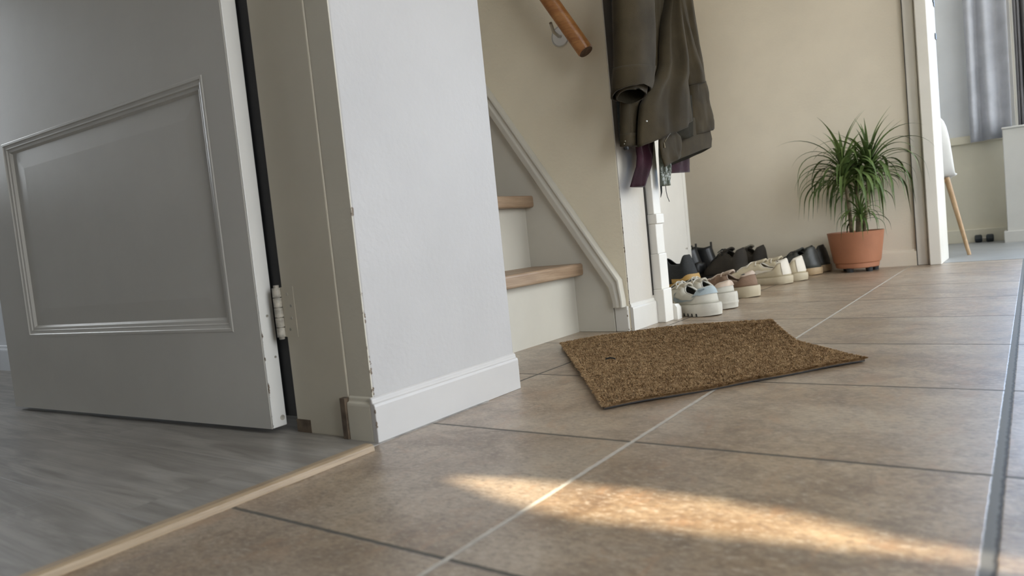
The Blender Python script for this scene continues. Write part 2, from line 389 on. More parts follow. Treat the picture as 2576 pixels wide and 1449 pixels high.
# far room
b = MB(); b.box(-1.9, -.10, 6.12, 6.3, 0, ZC); b.box(-.10, 1.45, 6.12, 6.3, 0, .745); b.box(-.10, 1.45, 6.12, 6.3, 2.5, ZC); b.box(1.45, 2.4, 6.12, 6.3, 0, ZC)
struct(b.build('wall_far', 'plaster_cool'))
b = MB(); b.box(-1.9, -1.8, 4.62, 6.3, 0, ZC); struct(b.build('wall_far_left', 'plaster_cool'))
b = MB(); b.box(-1.8, -.14, 6.085, 6.12, 0, .70); b.box(-1.8, -.14, 6.06, 6.12, .70, .755)
struct(b.build('trim_far_wainscot', 'wainscot', bevel=.003))
b = MB(); b.box(-1.8, -.14, 6.055, 6.085, 0, .095); struct(b.build('baseboard_far', 'wainscot', bevel=.004))
b = MB(); b.box(-.146, 1.5, 5.77, 5.965, .075, .745); b.box(-.166, 1.52, 5.75, 5.965, 0, .078); b.box(-.15, 1.52, 5.76, 5.968, .745, .757)
tag(b.build('radiator_cover', 'rad_white', bevel=.004), 'white boxed radiator cover below the window of the far room', 'radiator cover')

# windows
def window(name, along, a0, a1, z0, z1, plane, depth, nm=3):
    """frame with mullions and glass panes; along = 'x' or 'y'"""
    r = empty(name, (0, 0, 0)); struct(r)
    f = MB(); t = .05
    def bx(mb, p0, p1, q0, q1, d0, d1):
        if along == 'x': mb.box(p0, p1, d0, d1, q0, q1)
        else: mb.box(d0, d1, p0, p1, q0, q1)
    d0, d1 = plane, plane+depth
    bx(f, a0, a0+t, z0, z1, d0, d1); bx(f, a1-t, a1, z0, z1, d0, d1); bx(f, a0+t, a1-t, z0, z0+t, d0, d1); bx(f, a0+t, a1-t, z1-t, z1, d0, d1)
    for k in range(1, nm):
        c = lerp(a0, a1, k/nm); bx(f, c-.025, c+.025, z0+t, z1-t, d0, d1)
    f.build('window_frame', 'far_paint', r, bevel=.004)
    g = MB(); m = (d0+d1)/2; bx(g, a0+t, a1-t, z0+t, z1-t, m-.003, m+.003)
    g.build('pane', 'pane', r)
    return r
window('window_1', 'x', -.10, 1.45, .757, 2.5, 6.14, .09, 2)
window('added_window_2', 'y', *WA, .22, 2.55, RX+.03, .08, 2)  # unseen window, added for light on the pier and door edge
window('added_window_6', 'y', *WB, .22, 2.55, RX+.03, .08, 2)  # unseen window, added to light the back of the hall
window('added_window_5', 'y', 4.72, 6.02, .22, 2.55, RX+.03, .08, 2)  # unseen side window, added to brighten the far room
sk = struct(empty('added_skylight', (0, 0, 0)))  # unseen skylight, added to raise the far room's light
b = MB()
for x0, x1, y0, y1 in ((-.45, 1.45, 5.05, 5.10), (-.45, 1.45, 5.62, 5.67), (-.45, -.40, 5.10, 5.62), (1.40, 1.45, 5.10, 5.62), (.47, .53, 5.10, 5.62)): b.box(x0, x1, y0, y1, ZC+.03, ZC+.10)
b.build('window_frame', 'far_paint', sk)
b = MB(); b.box(-.40, 1.40, 5.10, 5.62, ZC+.06, ZC+.066); b.build('pane', 'pane', sk)
window('window_3', 'y', -.15, .9, .9, 2.1, -4.68, .06, 1)
window('added_window_4', 'x', -.95, .45, 1.9, 2.7, FY-.10, .05, 1)  # unseen opening added to let the sun streak in

# two unseen sheets added, their edges cut to shape the sun streak on the floor
upper = [(-.74, .757), (-.605, .786), (-.485, .802), (-.354, .807), (-.23, .800), (-.145, .776), (-.04, .762), (.15, .758), (.50, .755)]
lower = [(-.74, .752), (-.66, .728), (-.594, .708), (-.518, .694), (-.45, .690), (-.376, .698), (-.288, .708), (-.172, .722), (-.08, .735), (.15, .742), (.50, .748)]
b = MB(); zt = 2.78
up = [slit(-1.0, .757)] + [slit(*p) for p in upper]
for p, q in zip(up, up[1:]): b.prism([(p[0], p[1]), (q[0], q[1]), (q[0], zt), (p[0], zt)], 1, FY+.012, FY+.022)
tag(b.build('sun_mask_upper', 'curtain_dark'), 'unseen dark upper sheet added to shape the sun streak', 'blind')
b = MB()
lo = [slit(-1.0, .752)] + [slit(*p) for p in lower]
for p, q in zip(lo, lo[1:]): b.prism([(p[0], 1.86), (q[0], 1.86), (q[0], q[1]), (p[0], p[1])], 1, FY+.012, FY+.022)
tag(b.build('sun_mask_lower', 'curtain_dark'), 'unseen dark lower sheet added to shape the sun streak', 'curtain')

# skirtings, jamb and casings
def skirt_profile(d, h):   # (offset from wall, z): flat board with a stepped, rounded top
    return [(0, 0), (d, 0), (d, h*.80), (d*.90, h*.86), (d*.55, h*.88), (d*.5, h*.97), (d*.2, h), (0, h)]
b = MB()
# along the pier's face, mitred round both corners
def skirt_path(mb, pts, d, h):
    """pts: wall line in plan, board lies on the right-hand side when walking along it"""
    P = [Vector((x, y)) for x, y in pts]; rings = []
    prof = skirt_profile(d, h)
    for i, p in enumerate(P):
        ns = []
        if i > 0: t = (P[i]-P[i-1]).normalized(); ns.append(Vector((t.y, -t.x)))
        if i < len(P)-1: t = (P[i+1]-P[i]).normalized(); ns.append(Vector((t.y, -t.x)))
        n = ns[0] if len(ns) == 1 else (ns[0]+ns[1])/(1+ns[0].dot(ns[1]))
        rings.append([(p.x+n.x*o, p.y+n.y*o, z) for o, z in prof])
    mb.loft(rings)
skirt_path(b, [(-.986, .8696), (-.986, 1.318)], .0125, .083)
struct(b.build('baseboard_left', 'base_white', bevel=.0015))
b = MB(); skirt_path(b, [(-1.050, .882), (-.9862, .882)], .0124, .083)
struct(b.build('baseboard_left_return', 'end_bounce_tint', bevel=.0015))  # return carries the end face's bounced-light tint, not the skirting paint
b = MB(); b.box(-1.064, -1.0505, .866, .882, 0.002, .080); struct(b.build('trim_bare_wood', 'stain'))
b = MB(); skirt_path(b, [(-4.6, 1.19), (-1.205, 1.19)], .016, .11); struct(b.build('baseboard_left_room', 'plaster_cool'))
b = MB(); b.box(-1.215, -1.050, .8772, .90, 0, 2.52); b.box(-1.242, -1.200, .92, 1.0, .05, 2.52)
struct(b.build('trim_door_jamb', 'jamb', bevel=.003))
b = MB(); b.box(-1.2155, -1.172, .8764, .8776, 0.001, .028); struct(b.build('trim_jamb_stain', 'stain'))
b = MB(); skirt_path(b, [(-3.0, 4.30), (-.505, 4.30)], .014, .088); struct(b.build('baseboard_back', 'plaster_cream'))
# doorway to the far room
b = MB(); b.box(-.505, -.455, 4.288, 4.32, 0, 2.56); b.box(-.455, -.440, 4.300, 4.32, 0, 2.56)
b.box(-.445, -.392, 4.252, 4.64, 0, 2.56); b.box(-.392, .85, 4.252, 4.64, 2.50, 2.56); b.box(.85, .96, 4.252, 4.64, 0, 2.56)
fr = struct(b.build('trim_far_doorway', 'far_paint', bevel=.004))
b = MB(); b.box(-.3925, -.390, 4.60, 4.635, 1.20, 1.40); b.box(-.3905, -.3885, 4.606, 4.629, 1.375, 1.395)
k = b.build('strike_plate', 'cream_pale', fr); k['label'] = 'pale metal lock strike plate'
b = MB(); b.box(-.391, -.3868, 4.588, 4.636, 1.196, 1.226)
b.build('latch', 'charcoal', fr)
b = MB(); b.box(-.391, -.3868, 4.600, 4.640, 1.372, 1.402); b.box(-.391, -.3860, 4.575, 4.604, 1.388, 1.402)
b.build('latch', 'charcoal', fr)
b = MB(); b.box(-.5065, -.5035, 4.286, 4.30, 0, 2.56); struct(b.build('trim_doorway_joint', 'dark_gap'))

# ------------------------------------------------------------------ the panelled door
D0 = Vector((-1.251, .845, 0)); de = Vector((-.99835, -.05734, 0)); DW = 1.128; DT = .036; DZ0, DZ1 = .012, 2.50
def dpt(a, t, z):     # a along the leaf from the hinge side, t behind the front face
    n = Vector((.05734, -.99835, 0)); p = D0 + de*a - n*t; return (p.x, p.y, z)
def dbox(mb, a0, a1, t0, t1, z0, z1, mi=0):
    v = [dpt(a0, t0, z0), dpt(a1, t0, z0), dpt(a1, t1, z0), dpt(a0, t1, z0), dpt(a0, t0, z1), dpt(a1, t0, z1), dpt(a1, t1, z1), dpt(a0, t1, z1)]
    mb.add(v, [(3, 2, 1, 0), (4, 5, 6, 7), (0, 1, 5, 4), (1, 2, 6, 5), (2, 3, 7, 6), (3, 0, 4, 7)], mi)
door = struct(empty('door_1', D0))
def dchild(mb, name, m, parent=None, **kw):
    o = mb.build(name, m, **kw); o.parent = parent or door
    if (parent or door) is door: o.matrix_parent_inverse = Matrix.Translation(-D0)
    return o
PA0, PA1 = .088, .985      # panel opening along the leaf
PZ = [(.212, .735), (1.14, 2.36)]
b = MB()
dbox(b, 0.004, PA0, 0, DT, DZ0, DZ1); dbox(b, PA1, DW, 0, DT, DZ0, DZ1)
dbox(b, PA0, PA1, 0, DT, DZ0, PZ[0][0]); dbox(b, PA0, PA1, 0, DT, PZ[0][1], PZ[1][0]); dbox(b, PA0, PA1, 0, DT, PZ[1][1], DZ1)
dchild(b, 'leaf_frame', 'door')
b = MB(); dbox(b, 0, .004, .001, DT-.001, DZ0+.001, DZ1)
o = dchild(b, 'hinge_edge', 'door_edge', bevel=.0015); o['label'] = 'white-painted narrow edge of the door leaf'
for z0, z1 in PZ:
    b = MB(); dbox(b, PA0, PA1, .012, DT-.012, z0, z1)
    # raised field with a sloping border
    ins = .055
    fr_ = [(PA0+.03, z0+.03), (PA1-.03, z0+.03), (PA1-.03, z1-.03), (PA0+.03, z1-.03)]
    in_ = [(PA0+.03+ins, z0+.03+ins*.8), (PA1-.03-ins, z0+.03+ins*.8), (PA1-.03-ins, z1-.03-ins*.8), (PA0+.03+ins, z1-.03-ins*.8)]
    b.loft([[dpt(a, .012, z) for a, z in fr_], [dpt(a, .0095, z) for a, z in in_]], cap0=False)
    dchild(b, 'panel', 'door')
    # stepped moulding round the panel
    prof = [(-.001, .0), (.001, -.0012), (.006, -.0012), (.008, .001), (.013, .0022), (.016, .0022), (.018, .0052), (.024, .0062), (.029, .012), (-.001, .012)]
    rings = []
    for ca, cz, sa, sz in ((PA0, z0, 1, 1), (PA1, z0, -1, 1), (PA1, z1, -1, -1), (PA0, z1, 1, -1), (PA0, z0, 1, 1)):
        rings.append([dpt(ca+sa*o_, t_, cz+sz*o_) for o_, t_ in prof])
    b = MB(); b.loft(rings, cap0=False, cap1=False); dchild(b, 'panel_moulding', 'door')
# hinge
for hz in (.195, 2.1):
    b = MB()
    hx, hy = -1.2245, .8725
    n = 5; seg = .1/n
    for i in range(n):
        r_ = .0088
        b.tube([(hx, hy, hz+i*seg+.0008), (hx, hy, hz+(i+1)*seg-.0008)], r_, 14)
    b.tube([(hx, hy, hz-.004), (hx, hy, hz+.1045)], .0055, 10)
    hg = dchild(b, 'hinge', 'iron', smooth=True)
    b = MB(); b.box(-1.216, -1.178, .8766, .8776, hz, hz+.1)
    for sx, sz_ in ((-1.200, .015), (-1.192, .038), (-1.190, .062), (-1.198, .085)):
        b.tube([(sx, .8768, hz+sz_), (sx, .8762, hz+sz_)], .0032, 8, mi=1)
    lf = b.build('hinge_leaf', ['jamb', 'iron'], hg)
# screws/marks on the edge
b = MB()
for a_, z_, r_ in ((.018, .240, .0028), (.026, .155, .0025), (.025, .030, .0055)):
    p0, p1 = Vector(dpt(.0005, a_, z_)), Vector(dpt(-.0012, a_, z_)); b.tube([p0, p1], r_, 10)
dchild(b, 'edge_screw', 'iron')

# threshold strip
b = MB()
pr = [(-.976, .0015), (-.972, .009), (-.966, .0125), (-.952, .0125), (-.9455, .010), (-.944, 0)]
b.prism(pr, 1, -.345, .833)
struct(b.build('trim_threshold', 'strip', bevel=.001))
b = MB(); b.box(-.991, -.9762, -.345, .850, .0005, .0022); struct(b.build('trim_threshold_shade', 'threshold_shade'))  # flat strip painting a line of shade on the plank side

# ------------------------------------------------------------------ staircase
st = empty('staircase', (-1.3, 1.73, 0)); tag(st, 'enclosed white staircase with oak treads rising beside the white pier', 'stairs')
def schild(mb, name, m, **kw):
    o = mb.build(name, m, **kw); o.parent = st; o.matrix_parent_inverse = Matrix.Translation(-Vector(st.location)); return o
RISE, GO = .243, .178
for k in range(7):
    xr = -1.303 - GO*k; zt = .240 + RISE*k + (.012 if k else 0)
    zb = 0 if k == 0 else .240 + RISE*(k-1) + (.012 if k > 1 else 0)
    b = MB(); b.box(xr-.022, xr, 1.322, 2.148, zb, zt-.042); schild(b, 'riser', 'stair_white')
    b = MB(); b.box(xr-GO-.02, xr+.038, 1.322, 2.148, zt-.042, zt); schild(b, 'tread', 'tread', bevel=.008, segs=3)
# stringer board on the stair wall with its moulded top
sl = .725/.470
b = MB()
xs = -1.159
def trim_z(x): return .118 + (-1.155-x)*sl
b.prism([(xs, 0), (xs, trim_z(xs)+.03), (-2.7, trim_z(-2.7)+.03), (-2.7, 0)], 1, 2.1395, 2.1495)
schild(b, 'stringer', 'stair_white', bevel=.002)
b = MB()
nrm = Vector((sl, 1)).normalized()   # up and to the right of the slope in x,z
prof = [(.006, 2.1495), (.006, 2.128), (.012, 2.1215), (.030, 2.120), (.036, 2.1235), (.043, 2.1245), (.050, 2.120), (.057, 2.1225), (.060, 2.1495)]
rings = []
for x_ in (-2.7, -1.172):
    rings.append([(x_+nrm.x*o_, y_, trim_z(x_)+nrm.y*o_) for o_, y_ in prof])
# the vertical foot of the moulding
bx0 = -1.1715
rings.append([(bx0+.010+o_*.78, y_, .104+(.0 if o_ < .03 else .0)) for o_, y_ in prof])
rings.append([(bx0+.010+o_*.78, y_, .083) for o_, y_ in prof])
b.loft(rings); schild(b, 'stringer_moulding', 'stair_white', bevel=.0015)
# plinth block round the foot of the wall end
b = MB(); b.box(-1.157, -1.108, 2.140, 2.152, 0, .086); struct(b.build('trim_plinth_front', 'plinth_dimmed', bevel=.003))
b = MB(); skirt_path(b, [(-1.104, 2.150), (-1.104, 2.335)], .012, .092)
struct(b.build('baseboard_stair', 'plinth_dimmed', bevel=.002))

b = MB(); b.box(-1.106, -1.1025, 2.151, 2.336, .090, ZC); struct(b.build('wall_stair_dimmed_face', 'stair_end_dimmed'))  # thin facing added so the wall end looks less brightly lit
b = MB(); b.box(-1.049, -.9868, .8788, .881, .083, ZC); struct(b.build('wall_left_bounce_face', 'end_bounce_tint'))  # thin facing that tints the pier's end with bounced light
b = MB(); b.box(-1.310, -1.2145, .8855, .900, .03, 2.5); struct(b.build('trim_door_gap_shade', 'rubber'))  # black strip painting the shadow in the hinge-side gap

# handrail
ha = at_y(1474, 130, 2.075); hd = (at_y(1372, -14, 2.075)-ha).normalized()
rl = empty('handrail', ha); tag(rl, 'round brown wooden handrail sloping up the stair wall', 'handrail')
def rchild(mb, name, m, **kw):
    o = mb.build(name, m, **kw); o.parent = rl; o.matrix_parent_inverse = Matrix.Translation(-ha); return o
b = MB(); b.tube([ha, ha+hd*.004, ha+hd*1.9], [.0235, .0262, .0262], 28)
rchild(b, 'rail', 'rail', smooth=True)
b = MB(); b.tube([ha-hd*.0012, ha+hd*.002], .0232, 28); k = rchild(b, 'end_face', 'rail_end', smooth=True); k['label'] = 'dark end grain of the rail'
w0 = at_y(1411, 92, 2.149)
for s_ in (0, 1.15):
    w = w0 + Vector((hd.x, 0, hd.z))*s_; p = at_y(1385, 56, 2.075) + hd*s_ + Vector((0, 0, -.002))
    b = MB()
    b.tube([p, p.lerp(w, .35)+Vector((-.004, 0, -.012)), p.lerp(w, .75)+Vector((0, 0, -.010)), w], .0055, 10)
    br = rchild(b, 'rail_bracket', 'chrome', smooth=True)
    b = MB(); b.tube([w+Vector((0, -.005, 0)), w+Vector((0, .0012, 0))], [.031, .034], 26)
    d_ = b.build('wall_disc', 'clear', br, smooth=True)
    b = MB(); rg = [w+Vector((math.cos(a)*.033, -.005, math.sin(a)*.033)) for a in [2*PI*i/26 for i in range(27)]]
    b.tube(rg, .0024, 6, cap=False); b.build('disc_rim', 'chrome', br, smooth=True)

# ------------------------------------------------------------------ casing post with stacked blocks
b = MB()
for z0, z1, dx, dy in ((0, .118, .0, .0), (.118, .244, -.006, .002), (.244, .350, -.010, .004), (.350, .384, -.004, .003), (.384, 2.6, -.013, .006)):
    b.box(-1.14, -1.062+dx, 2.336+dy, 2.406-dy*.9, z0, z1)
pil = struct(b.build('trim_post', 'gloss_white', bevel=.003))
b = MB(); b.box(-1.128, -1.1, 2.33, 2.343, 0.1, 2.6); struct(b.build('trim_post_joint', 'dark_gap'))
# rounded stub of skirting beyond the post
pp = at_z(1704, 797)
b = MB()
rings = []
for i, y in enumerate((2.405, 2.425, 2.445, 2.458, 2.463)):
    f = (1, 1, .96, .82, .55)[i]
    rings.append([(-1.15, y, 0), (-1.048-.03*(1-f), y, 0), (-1.048-.03*(1-f), y, .045*f), (-1.056-.03*(1-f), y, .056*f), (-1.15, y, .058*f)])
b.loft(rings); struct(b.build('trim_skirting_end', 'gloss_white', smooth=True))

# cupboard beside the post
cp = empty('cupboard', (-1.9, 3.2, 0)); tag(cp, 'tall white built-in cupboard with flush door behind the hanging coat', 'cupboard')
def cchild(mb, name, m, par=None, **kw):
    o = mb.build(name, m, **kw); o.parent = par or cp
    if not par: o.matrix_parent_inverse = Matrix.Translation(-Vector(cp.location))
    return o
b = MB(); b.box(-2.4, -1.622, 2.422, 3.945, 0.0, 2.6); cchild(b, 'carcass', 'gloss_white')
b = MB(); b.box(-1.622, -1.600, 3.905, 3.945, 0.0, 2.6); cchild(b, 'edge_stile', 'gloss_white', bevel=.002)
b = MB(); b.box(-1.622, -1.601, 2.425, 3.902, 0.012, 2.58); dr = cchild(b, 'cupboard_door', 'gloss_white', bevel=.002)
b = MB(); kq = at_x(1728, 625, -1.601); b.box(-1.6015, -1.5995, kq.y-.020, kq.y, kq.z-.002, kq.z+.002); b.tube([(-1.6015, kq.y, kq.z), (-1.5985, kq.y, kq.z)], .0055, 10)
cchild(b, 'keyhole', 'iron', dr)

# ------------------------------------------------------------------ garments on the post
CX = -1.035
def garment(mb, rows, X, bulge, folds=(), back=.012, n=26, m=3, seed=0, mi=0, edge=.5):
    """closed cloth form hanging near plane x=X. rows: (left photo point, right photo point) from top to hem"""
    R = []
    pts = [(at_x(*l, X), at_x(*r, X)) for l, r in rows]
    dense = []
    for i in range(len(pts)-1):
        for k in range(m):
            t = k/m; dense.append((pts[i][0].lerp(pts[i+1][0], t), pts[i][1].lerp(pts[i+1][1], t)))
    dense.append(pts[-1])
    N = len(dense)
    for i, (l, r) in enumerate(dense):
        ring = []; row = i/(N-1)
        for j in range(n+1):
            t = j/n; p = l.lerp(r, t)
            w = math.sin(PI*t)**edge if 0 < t < 1 else 0
            f = sum(a*math.sin(2*PI*(t*fr+ph+row*sk)) for a, fr, ph, sk in folds)
            f += .006*(mnoise.noise(Vector((t*4+seed, row*3.1, seed*1.7)))) + .003*mnoise.noise(Vector((t*11+seed, row*9, seed)))
            ring.append((X+bulge*w+f*(.25+.75*w), p.y, p.z))
        for j in range(n-1, 0, -1):
            t = j/n; p = l.lerp(r, t); w = math.sin(PI*t)**edge
            ring.append((X-back*w, p.y, p.z))
        R.append(ring)
    mb.loft(R); return R
def on_cloth(mb, px, py, off=.0):
    d = ray(px, py).normalized(); h = BVHTree.FromPolygons([Vector(v) for v in mb.v], mb.f).ray_cast(CAM, d)
    return (h[0] if h[0] is not None else at_x(px, py, CX+.08)) - d*off
coat = empty('olive_coat', (-1.06, 2.45, 1.62)); tag(coat, 'long olive-green cotton coat hanging on the post above the shoes', 'coat')
def ochild(mb, name, m, root=coat, par=None, smooth='all', solid=0, **kw):
    o = mb.build(name, m, smooth=smooth, **kw); o.parent = par or root
    if not par: o.matrix_parent_inverse = Matrix.Translation(-Vector(root.location))
    if solid:
        s = o.modifiers.new('thick', 'SOLIDIFY'); s.thickness = solid; s.offset = 0
    return o
def open_tube(mb, rows, X, dep, lift=.018, n=34, seed=0, m=4):
    """a sleeve or cuff left open at its lower end; rows as for garment()"""
    P = [(at_x(*l, X), at_x(*r, X)) for l, r in rows]; dense = []
    for k in range(len(P)-1):
        for q in range(m): t = q/m; dense.append((P[k][0].lerp(P[k+1][0], t), P[k][1].lerp(P[k+1][1], t)))
    dense.append(P[-1]); N = len(dense); R = []
    for k, (a, c) in enumerate(dense):
        f = k/(N-1); mid = (a+c)/2; hv = (c-a)/2; ring = []
        for q in range(n):
            th = 2*PI*q/n; co, si = math.cos(th), math.sin(th)
            pnt = mid+hv*(abs(co)**.85*(1 if co >= 0 else -1))
            wob = .005*mnoise.noise(Vector((co*1.6+seed, pnt.z*9, si*1.2)))+.0025*mnoise.noise(Vector((co*5+seed, pnt.z*24, si*3)))
            ring.append((X+dep*si+wob, pnt.y, pnt.z+lift*f**6*si+.002*f*mnoise.noise(Vector((co*2, si*2, seed)))))
        R.append(ring)
    mb.loft(R, cap0=False, cap1=False)
def sleeve_part(name, rows, X, dep, par=None, **kw):
    b = MB(); open_tube(b, rows, X, dep, **kw); o = b.build(name, ['coat', 'coat_in'], smooth='all'); o.parent = coat
    o.matrix_parent_inverse = Matrix.Translation(-Vector(coat.location))
    md = o.modifiers.new('thick', 'SOLIDIFY'); md.thickness = .005; md.offset = -1; md.material_offset = 1
    return o
# the shaded inside of the coat seen between its panels
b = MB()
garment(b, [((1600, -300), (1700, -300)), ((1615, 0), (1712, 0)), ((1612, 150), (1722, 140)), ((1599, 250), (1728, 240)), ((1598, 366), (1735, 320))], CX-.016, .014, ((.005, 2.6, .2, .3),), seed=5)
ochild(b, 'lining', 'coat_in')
# back panel: thin pale strip at the right silhouette and the hem behind
b = MB()
garment(b, [((1668, -420), (1700, -420)), ((1680, -300), (1716, -300)), ((1690, -120), (1726, -120)), ((1692, 0), (1733, 0)), ((1700, 60), (1741, 56)), ((1712, 120), (1750, 115)), ((1722, 170), (1760, 165)), ((1724, 215), (1768, 208)), ((1728, 262), (1776, 252)), ((1733, 300), (1785, 294)), ((1735, 343), (1791, 325))],
        CX-.004, .030, ((.006, 1.4, .1, .2), (.003, 3.3, .5, -.3)), seed=3)
ochild(b, 'back_panel', 'coat')
# right sleeve-side panel with a seam near its end
b = MB()
garment(b, [((1676, -300), (1700, -300)), ((1680, -120), (1706, -120)), ((1682, 0), (1709, 0)), ((1695, 60), (1719, 56)), ((1707, 115), (1734, 110)), ((1716, 160), (1752, 152)), ((1722, 190), (1764, 186)), ((1726, 216), (1768, 208))],
        CX+.014, .034, ((.004, 1.3, .2, .4),), seed=4)
ochild(b, 'side_panel', 'coat')
b = MB()
garment(b, [((1726, 213), (1767, 206)), ((1730, 262), (1776, 250)), ((1734, 305), (1787, 292)), ((1737, 341), (1790, 324))], CX+.010, .034, ((.004, 1.2, .2, .1),), seed=7)
ochild(b, 'side_hem', 'coat')
b = MB()
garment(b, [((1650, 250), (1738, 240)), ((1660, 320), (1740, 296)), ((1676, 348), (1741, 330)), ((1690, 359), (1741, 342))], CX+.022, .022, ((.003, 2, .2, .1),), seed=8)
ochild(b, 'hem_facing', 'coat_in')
# front panel, opening out of a narrow fold at the top
b = MB()
garment(b, [((1672, -40), (1680, -40)), ((1671, 3), (1684, 3)), ((1664, 38), (1692, 34)), ((1659, 75), (1700, 70)), ((1657, 120), (1708, 114)), ((1656, 165), (1717, 155)), ((1646, 200), (1722, 190)), ((1624, 232), (1725, 215)), ((1608, 266), (1730, 245)), ((1605, 310), (1734, 278)), ((1604, 345), (1736, 296)), ((1604, 371), (1737, 304))],
        CX+.034, .046, ((.010, 1.35, .28, .25), (.006, 2.6, .1, -.5), (.002, 6, .2, .3)), seed=9)
ochild(b, 'front_panel', 'coat'); FRONT = b
b = MB()
garment(b, [((1622, -300), (1672, -300)), ((1626, -120), (1678, -120)), ((1628, 0), (1672, 0)), ((1628, 60), (1664, 60)), ((1626, 120), (1662, 120)), ((1622, 172), (1662, 165)), ((1612, 240), (1668, 235))], CX+.010, .020, ((.005, 1.5, .1, .4),), seed=10)
ochild(b, 'chest_panel', 'coat')
# left sleeve, cut open at the wrist, with its turned cuff and inner cuff
sleeve_part('sleeve', [((1556, -300), (1634, -300)), ((1552, -120), (1632, -120)), ((1553, 0), (1633, 0)), ((1554, 70), (1637, 68)), ((1554.5, 150), (1636, 148)), ((1554, 172), (1634, 176))], CX+.055, .045, lift=0, seed=14)
sleeve_part('cuff', [((1553.5, 168), (1635.3, 172)), ((1552.5, 200), (1630, 210)), ((1552.5, 227), (1621.5, 241))], CX+.055, .0485, lift=.016, seed=14)
sleeve_part('inner_cuff', [((1559, 205), (1619, 218)), ((1560, 232), (1615, 251))], CX+.052, .036, lift=.012, seed=16)
# strip under the sleeve with hem and stud
b = MB()
garment(b, [((1560, 200), (1606, 200)), ((1560, 290), (1603, 290)), ((1560, 340), (1601, 341)), ((1562, 367), (1603, 368))], CX-.004, .026, ((.004, 1.5, .2, .2),), seed=21)
ochild(b, 'under_panel', 'coat')
b = MB()
garment(b, [((1559.5, 337), (1601.5, 338)), ((1560.5, 368), (1603.5, 369))], CX-.003, .029, ((.004, 1.5, .2, .2),), seed=21)
ochild(b, 'hem_band', 'coat'); HEM = b
# wide loose cuff at the lower right and the flap beside it
sleeve_part('loose_cuff', [((1696, 300), (1770, 300)), ((1688, 345), (1781, 328)), ((1678, 385), (1786, 350)), ((1667, 420), (1785, 373))], CX-.006, .032, lift=.012, seed=24)
b = MB()
garment(b, [((1655, 342), (1700, 330)), ((1657, 368), (1713, 343)), ((1663, 398), (1715, 372)), ((1671, 421), (1714, 391))], CX+.045, .010, ((.003, 1.3, .2, .2),), back=.006, seed=33)
ochild(b, 'front_flap', 'coat')
# zip and fittings
b = MB(); zp = [at_x(1686, 335, CX+.08), at_x(1678, 346, CX+.085), at_x(1672, 357, CX+.088)]
b.tube(zp, .0019, 8)
zz = ochild(b, 'zip', 'brass')
b = MB(); q = at_x(1670, 364, CX+.088); b.tube([q+Vector((0, 0, .008)), q+Vector((0, .002, -.010))], [.0022, .0042], 8)
b.build('zip_pull', 'brass', zz).parent = zz
b = MB(); q = at_x(1575, 373, CX+.026); b.tube([q+Vector((-.006, 0, 0)), q+Vector((.006, 0, 0))], .0056, 14)
k = ochild(b, 'stud', 'rubber'); k['label'] = 'black stud below the hem'
b = MB()
for a_, c_ in ((1573, 355), (1571, 362)):
    q = on_cloth(HEM, a_, c_); b.tube([q-Vector((.003, 0, 0)), q+Vector((.001, 0, 0))], .0016, 8)
ochild(b, 'eyelet', 'chrome')
b = MB(); q = on_cloth(FRONT, 1626.5, 305, .0); b.tube([q-Vector((.003, 0, 0)), q+Vector((.0025, 0, 0)), q+Vector((.0035, 0, 0))], [.0027, .0027, .0012], 12)
k = ochild(b, 'snap', 'chair_shell'); k['label'] = 'small white snap'
# collar loop on the hook
b = MB(); b.tube([(-1.03, 2.40, 1.50), (-1.04, 2.42, 1.60), (-1.05, 2.45, 1.655), (-1.04, 2.48, 1.60), (-1.03, 2.50, 1.50)], .006, 8)
ochild(b, 'hanging_loop', 'coat')

mr = empty('maroon_sweater', (-1.06, 2.36, 1.5)); tag(mr, 'dark maroon knitted garment showing below the olive coat', 'sweater')
b = MB(); garment(b, [((1606, -200), (1650, -200)), ((1602, 200), (1650, 200)), ((1599, 372), (1637, 372)), ((1602, 395), (1640, 392)), ((1600, 420), (1640, 412)), ((1591, 448), (1630, 440)), ((1585, 470), (1619, 471))],
        -1.052, .020, ((.005, 1.4, .3, .3), (.003, 3.2, .1, -.6)), back=.008, seed=41)
ochild(b, 'left_sleeve', 'maroon', mr)
b = MB(); garment(b, [((1668, -200), (1690, -200)), ((1668, 200), (1725, 200)), ((1674, 380), (1733, 360)), ((1679, 418), (1736, 400)), ((1684, 436), (1736, 433))],
        -1.088, .014, ((.004, 2.2, .3, .3),), back=.006, seed=44)
ochild(b, 'right_sleeve', 'maroon', mr)
b = MB(); b.tube([(-1.052, 2.28, 1.2), (-1.052, 2.33, 1.5), (-1.05, 2.37, 1.655), (-1.052, 2.41, 1.5), (-1.052, 2.44, 1.2)], .012, 8); ochild(b, 'hanging_loop', 'maroon', mr)

sg = empty('crinkled_bag', (-1.04, 2.41, 1.5)); tag(sg, 'sage plastic bag with glossy crinkles peeking out under the coat', 'bag')
b = MB(); garment(b, [((1650, -330), (1670, -330)), ((1655, 200), (1680, 200)), ((1657, 390), (1676, 390)), ((1659, 425), (1680, 424)), ((1660, 455), (1681, 450)), ((1661, 469), (1678, 468))],
        -1.050, .016, ((.005, 2.5, .3, .7), (.004, 5, .1, -1.4)), back=.006, seed=51)
ochild(b, 'pouch', 'sage', sg)
b = MB(); b.tube([(-1.048, 2.38, 1.2), (-1.046, 2.41, 1.5), (-1.046, 2.44, 1.650)], .004, 8); ochild(b, 'hanging_loop', 'sage', sg)
b = MB(); b.tube([at_x(1663, 468, -1.046), at_x(1664, 484, -1.046), at_x(1662, 497, -1.046)], [.004, .003, .0006], 6)
ochild(b, 'drawstring', 'slate', sg)
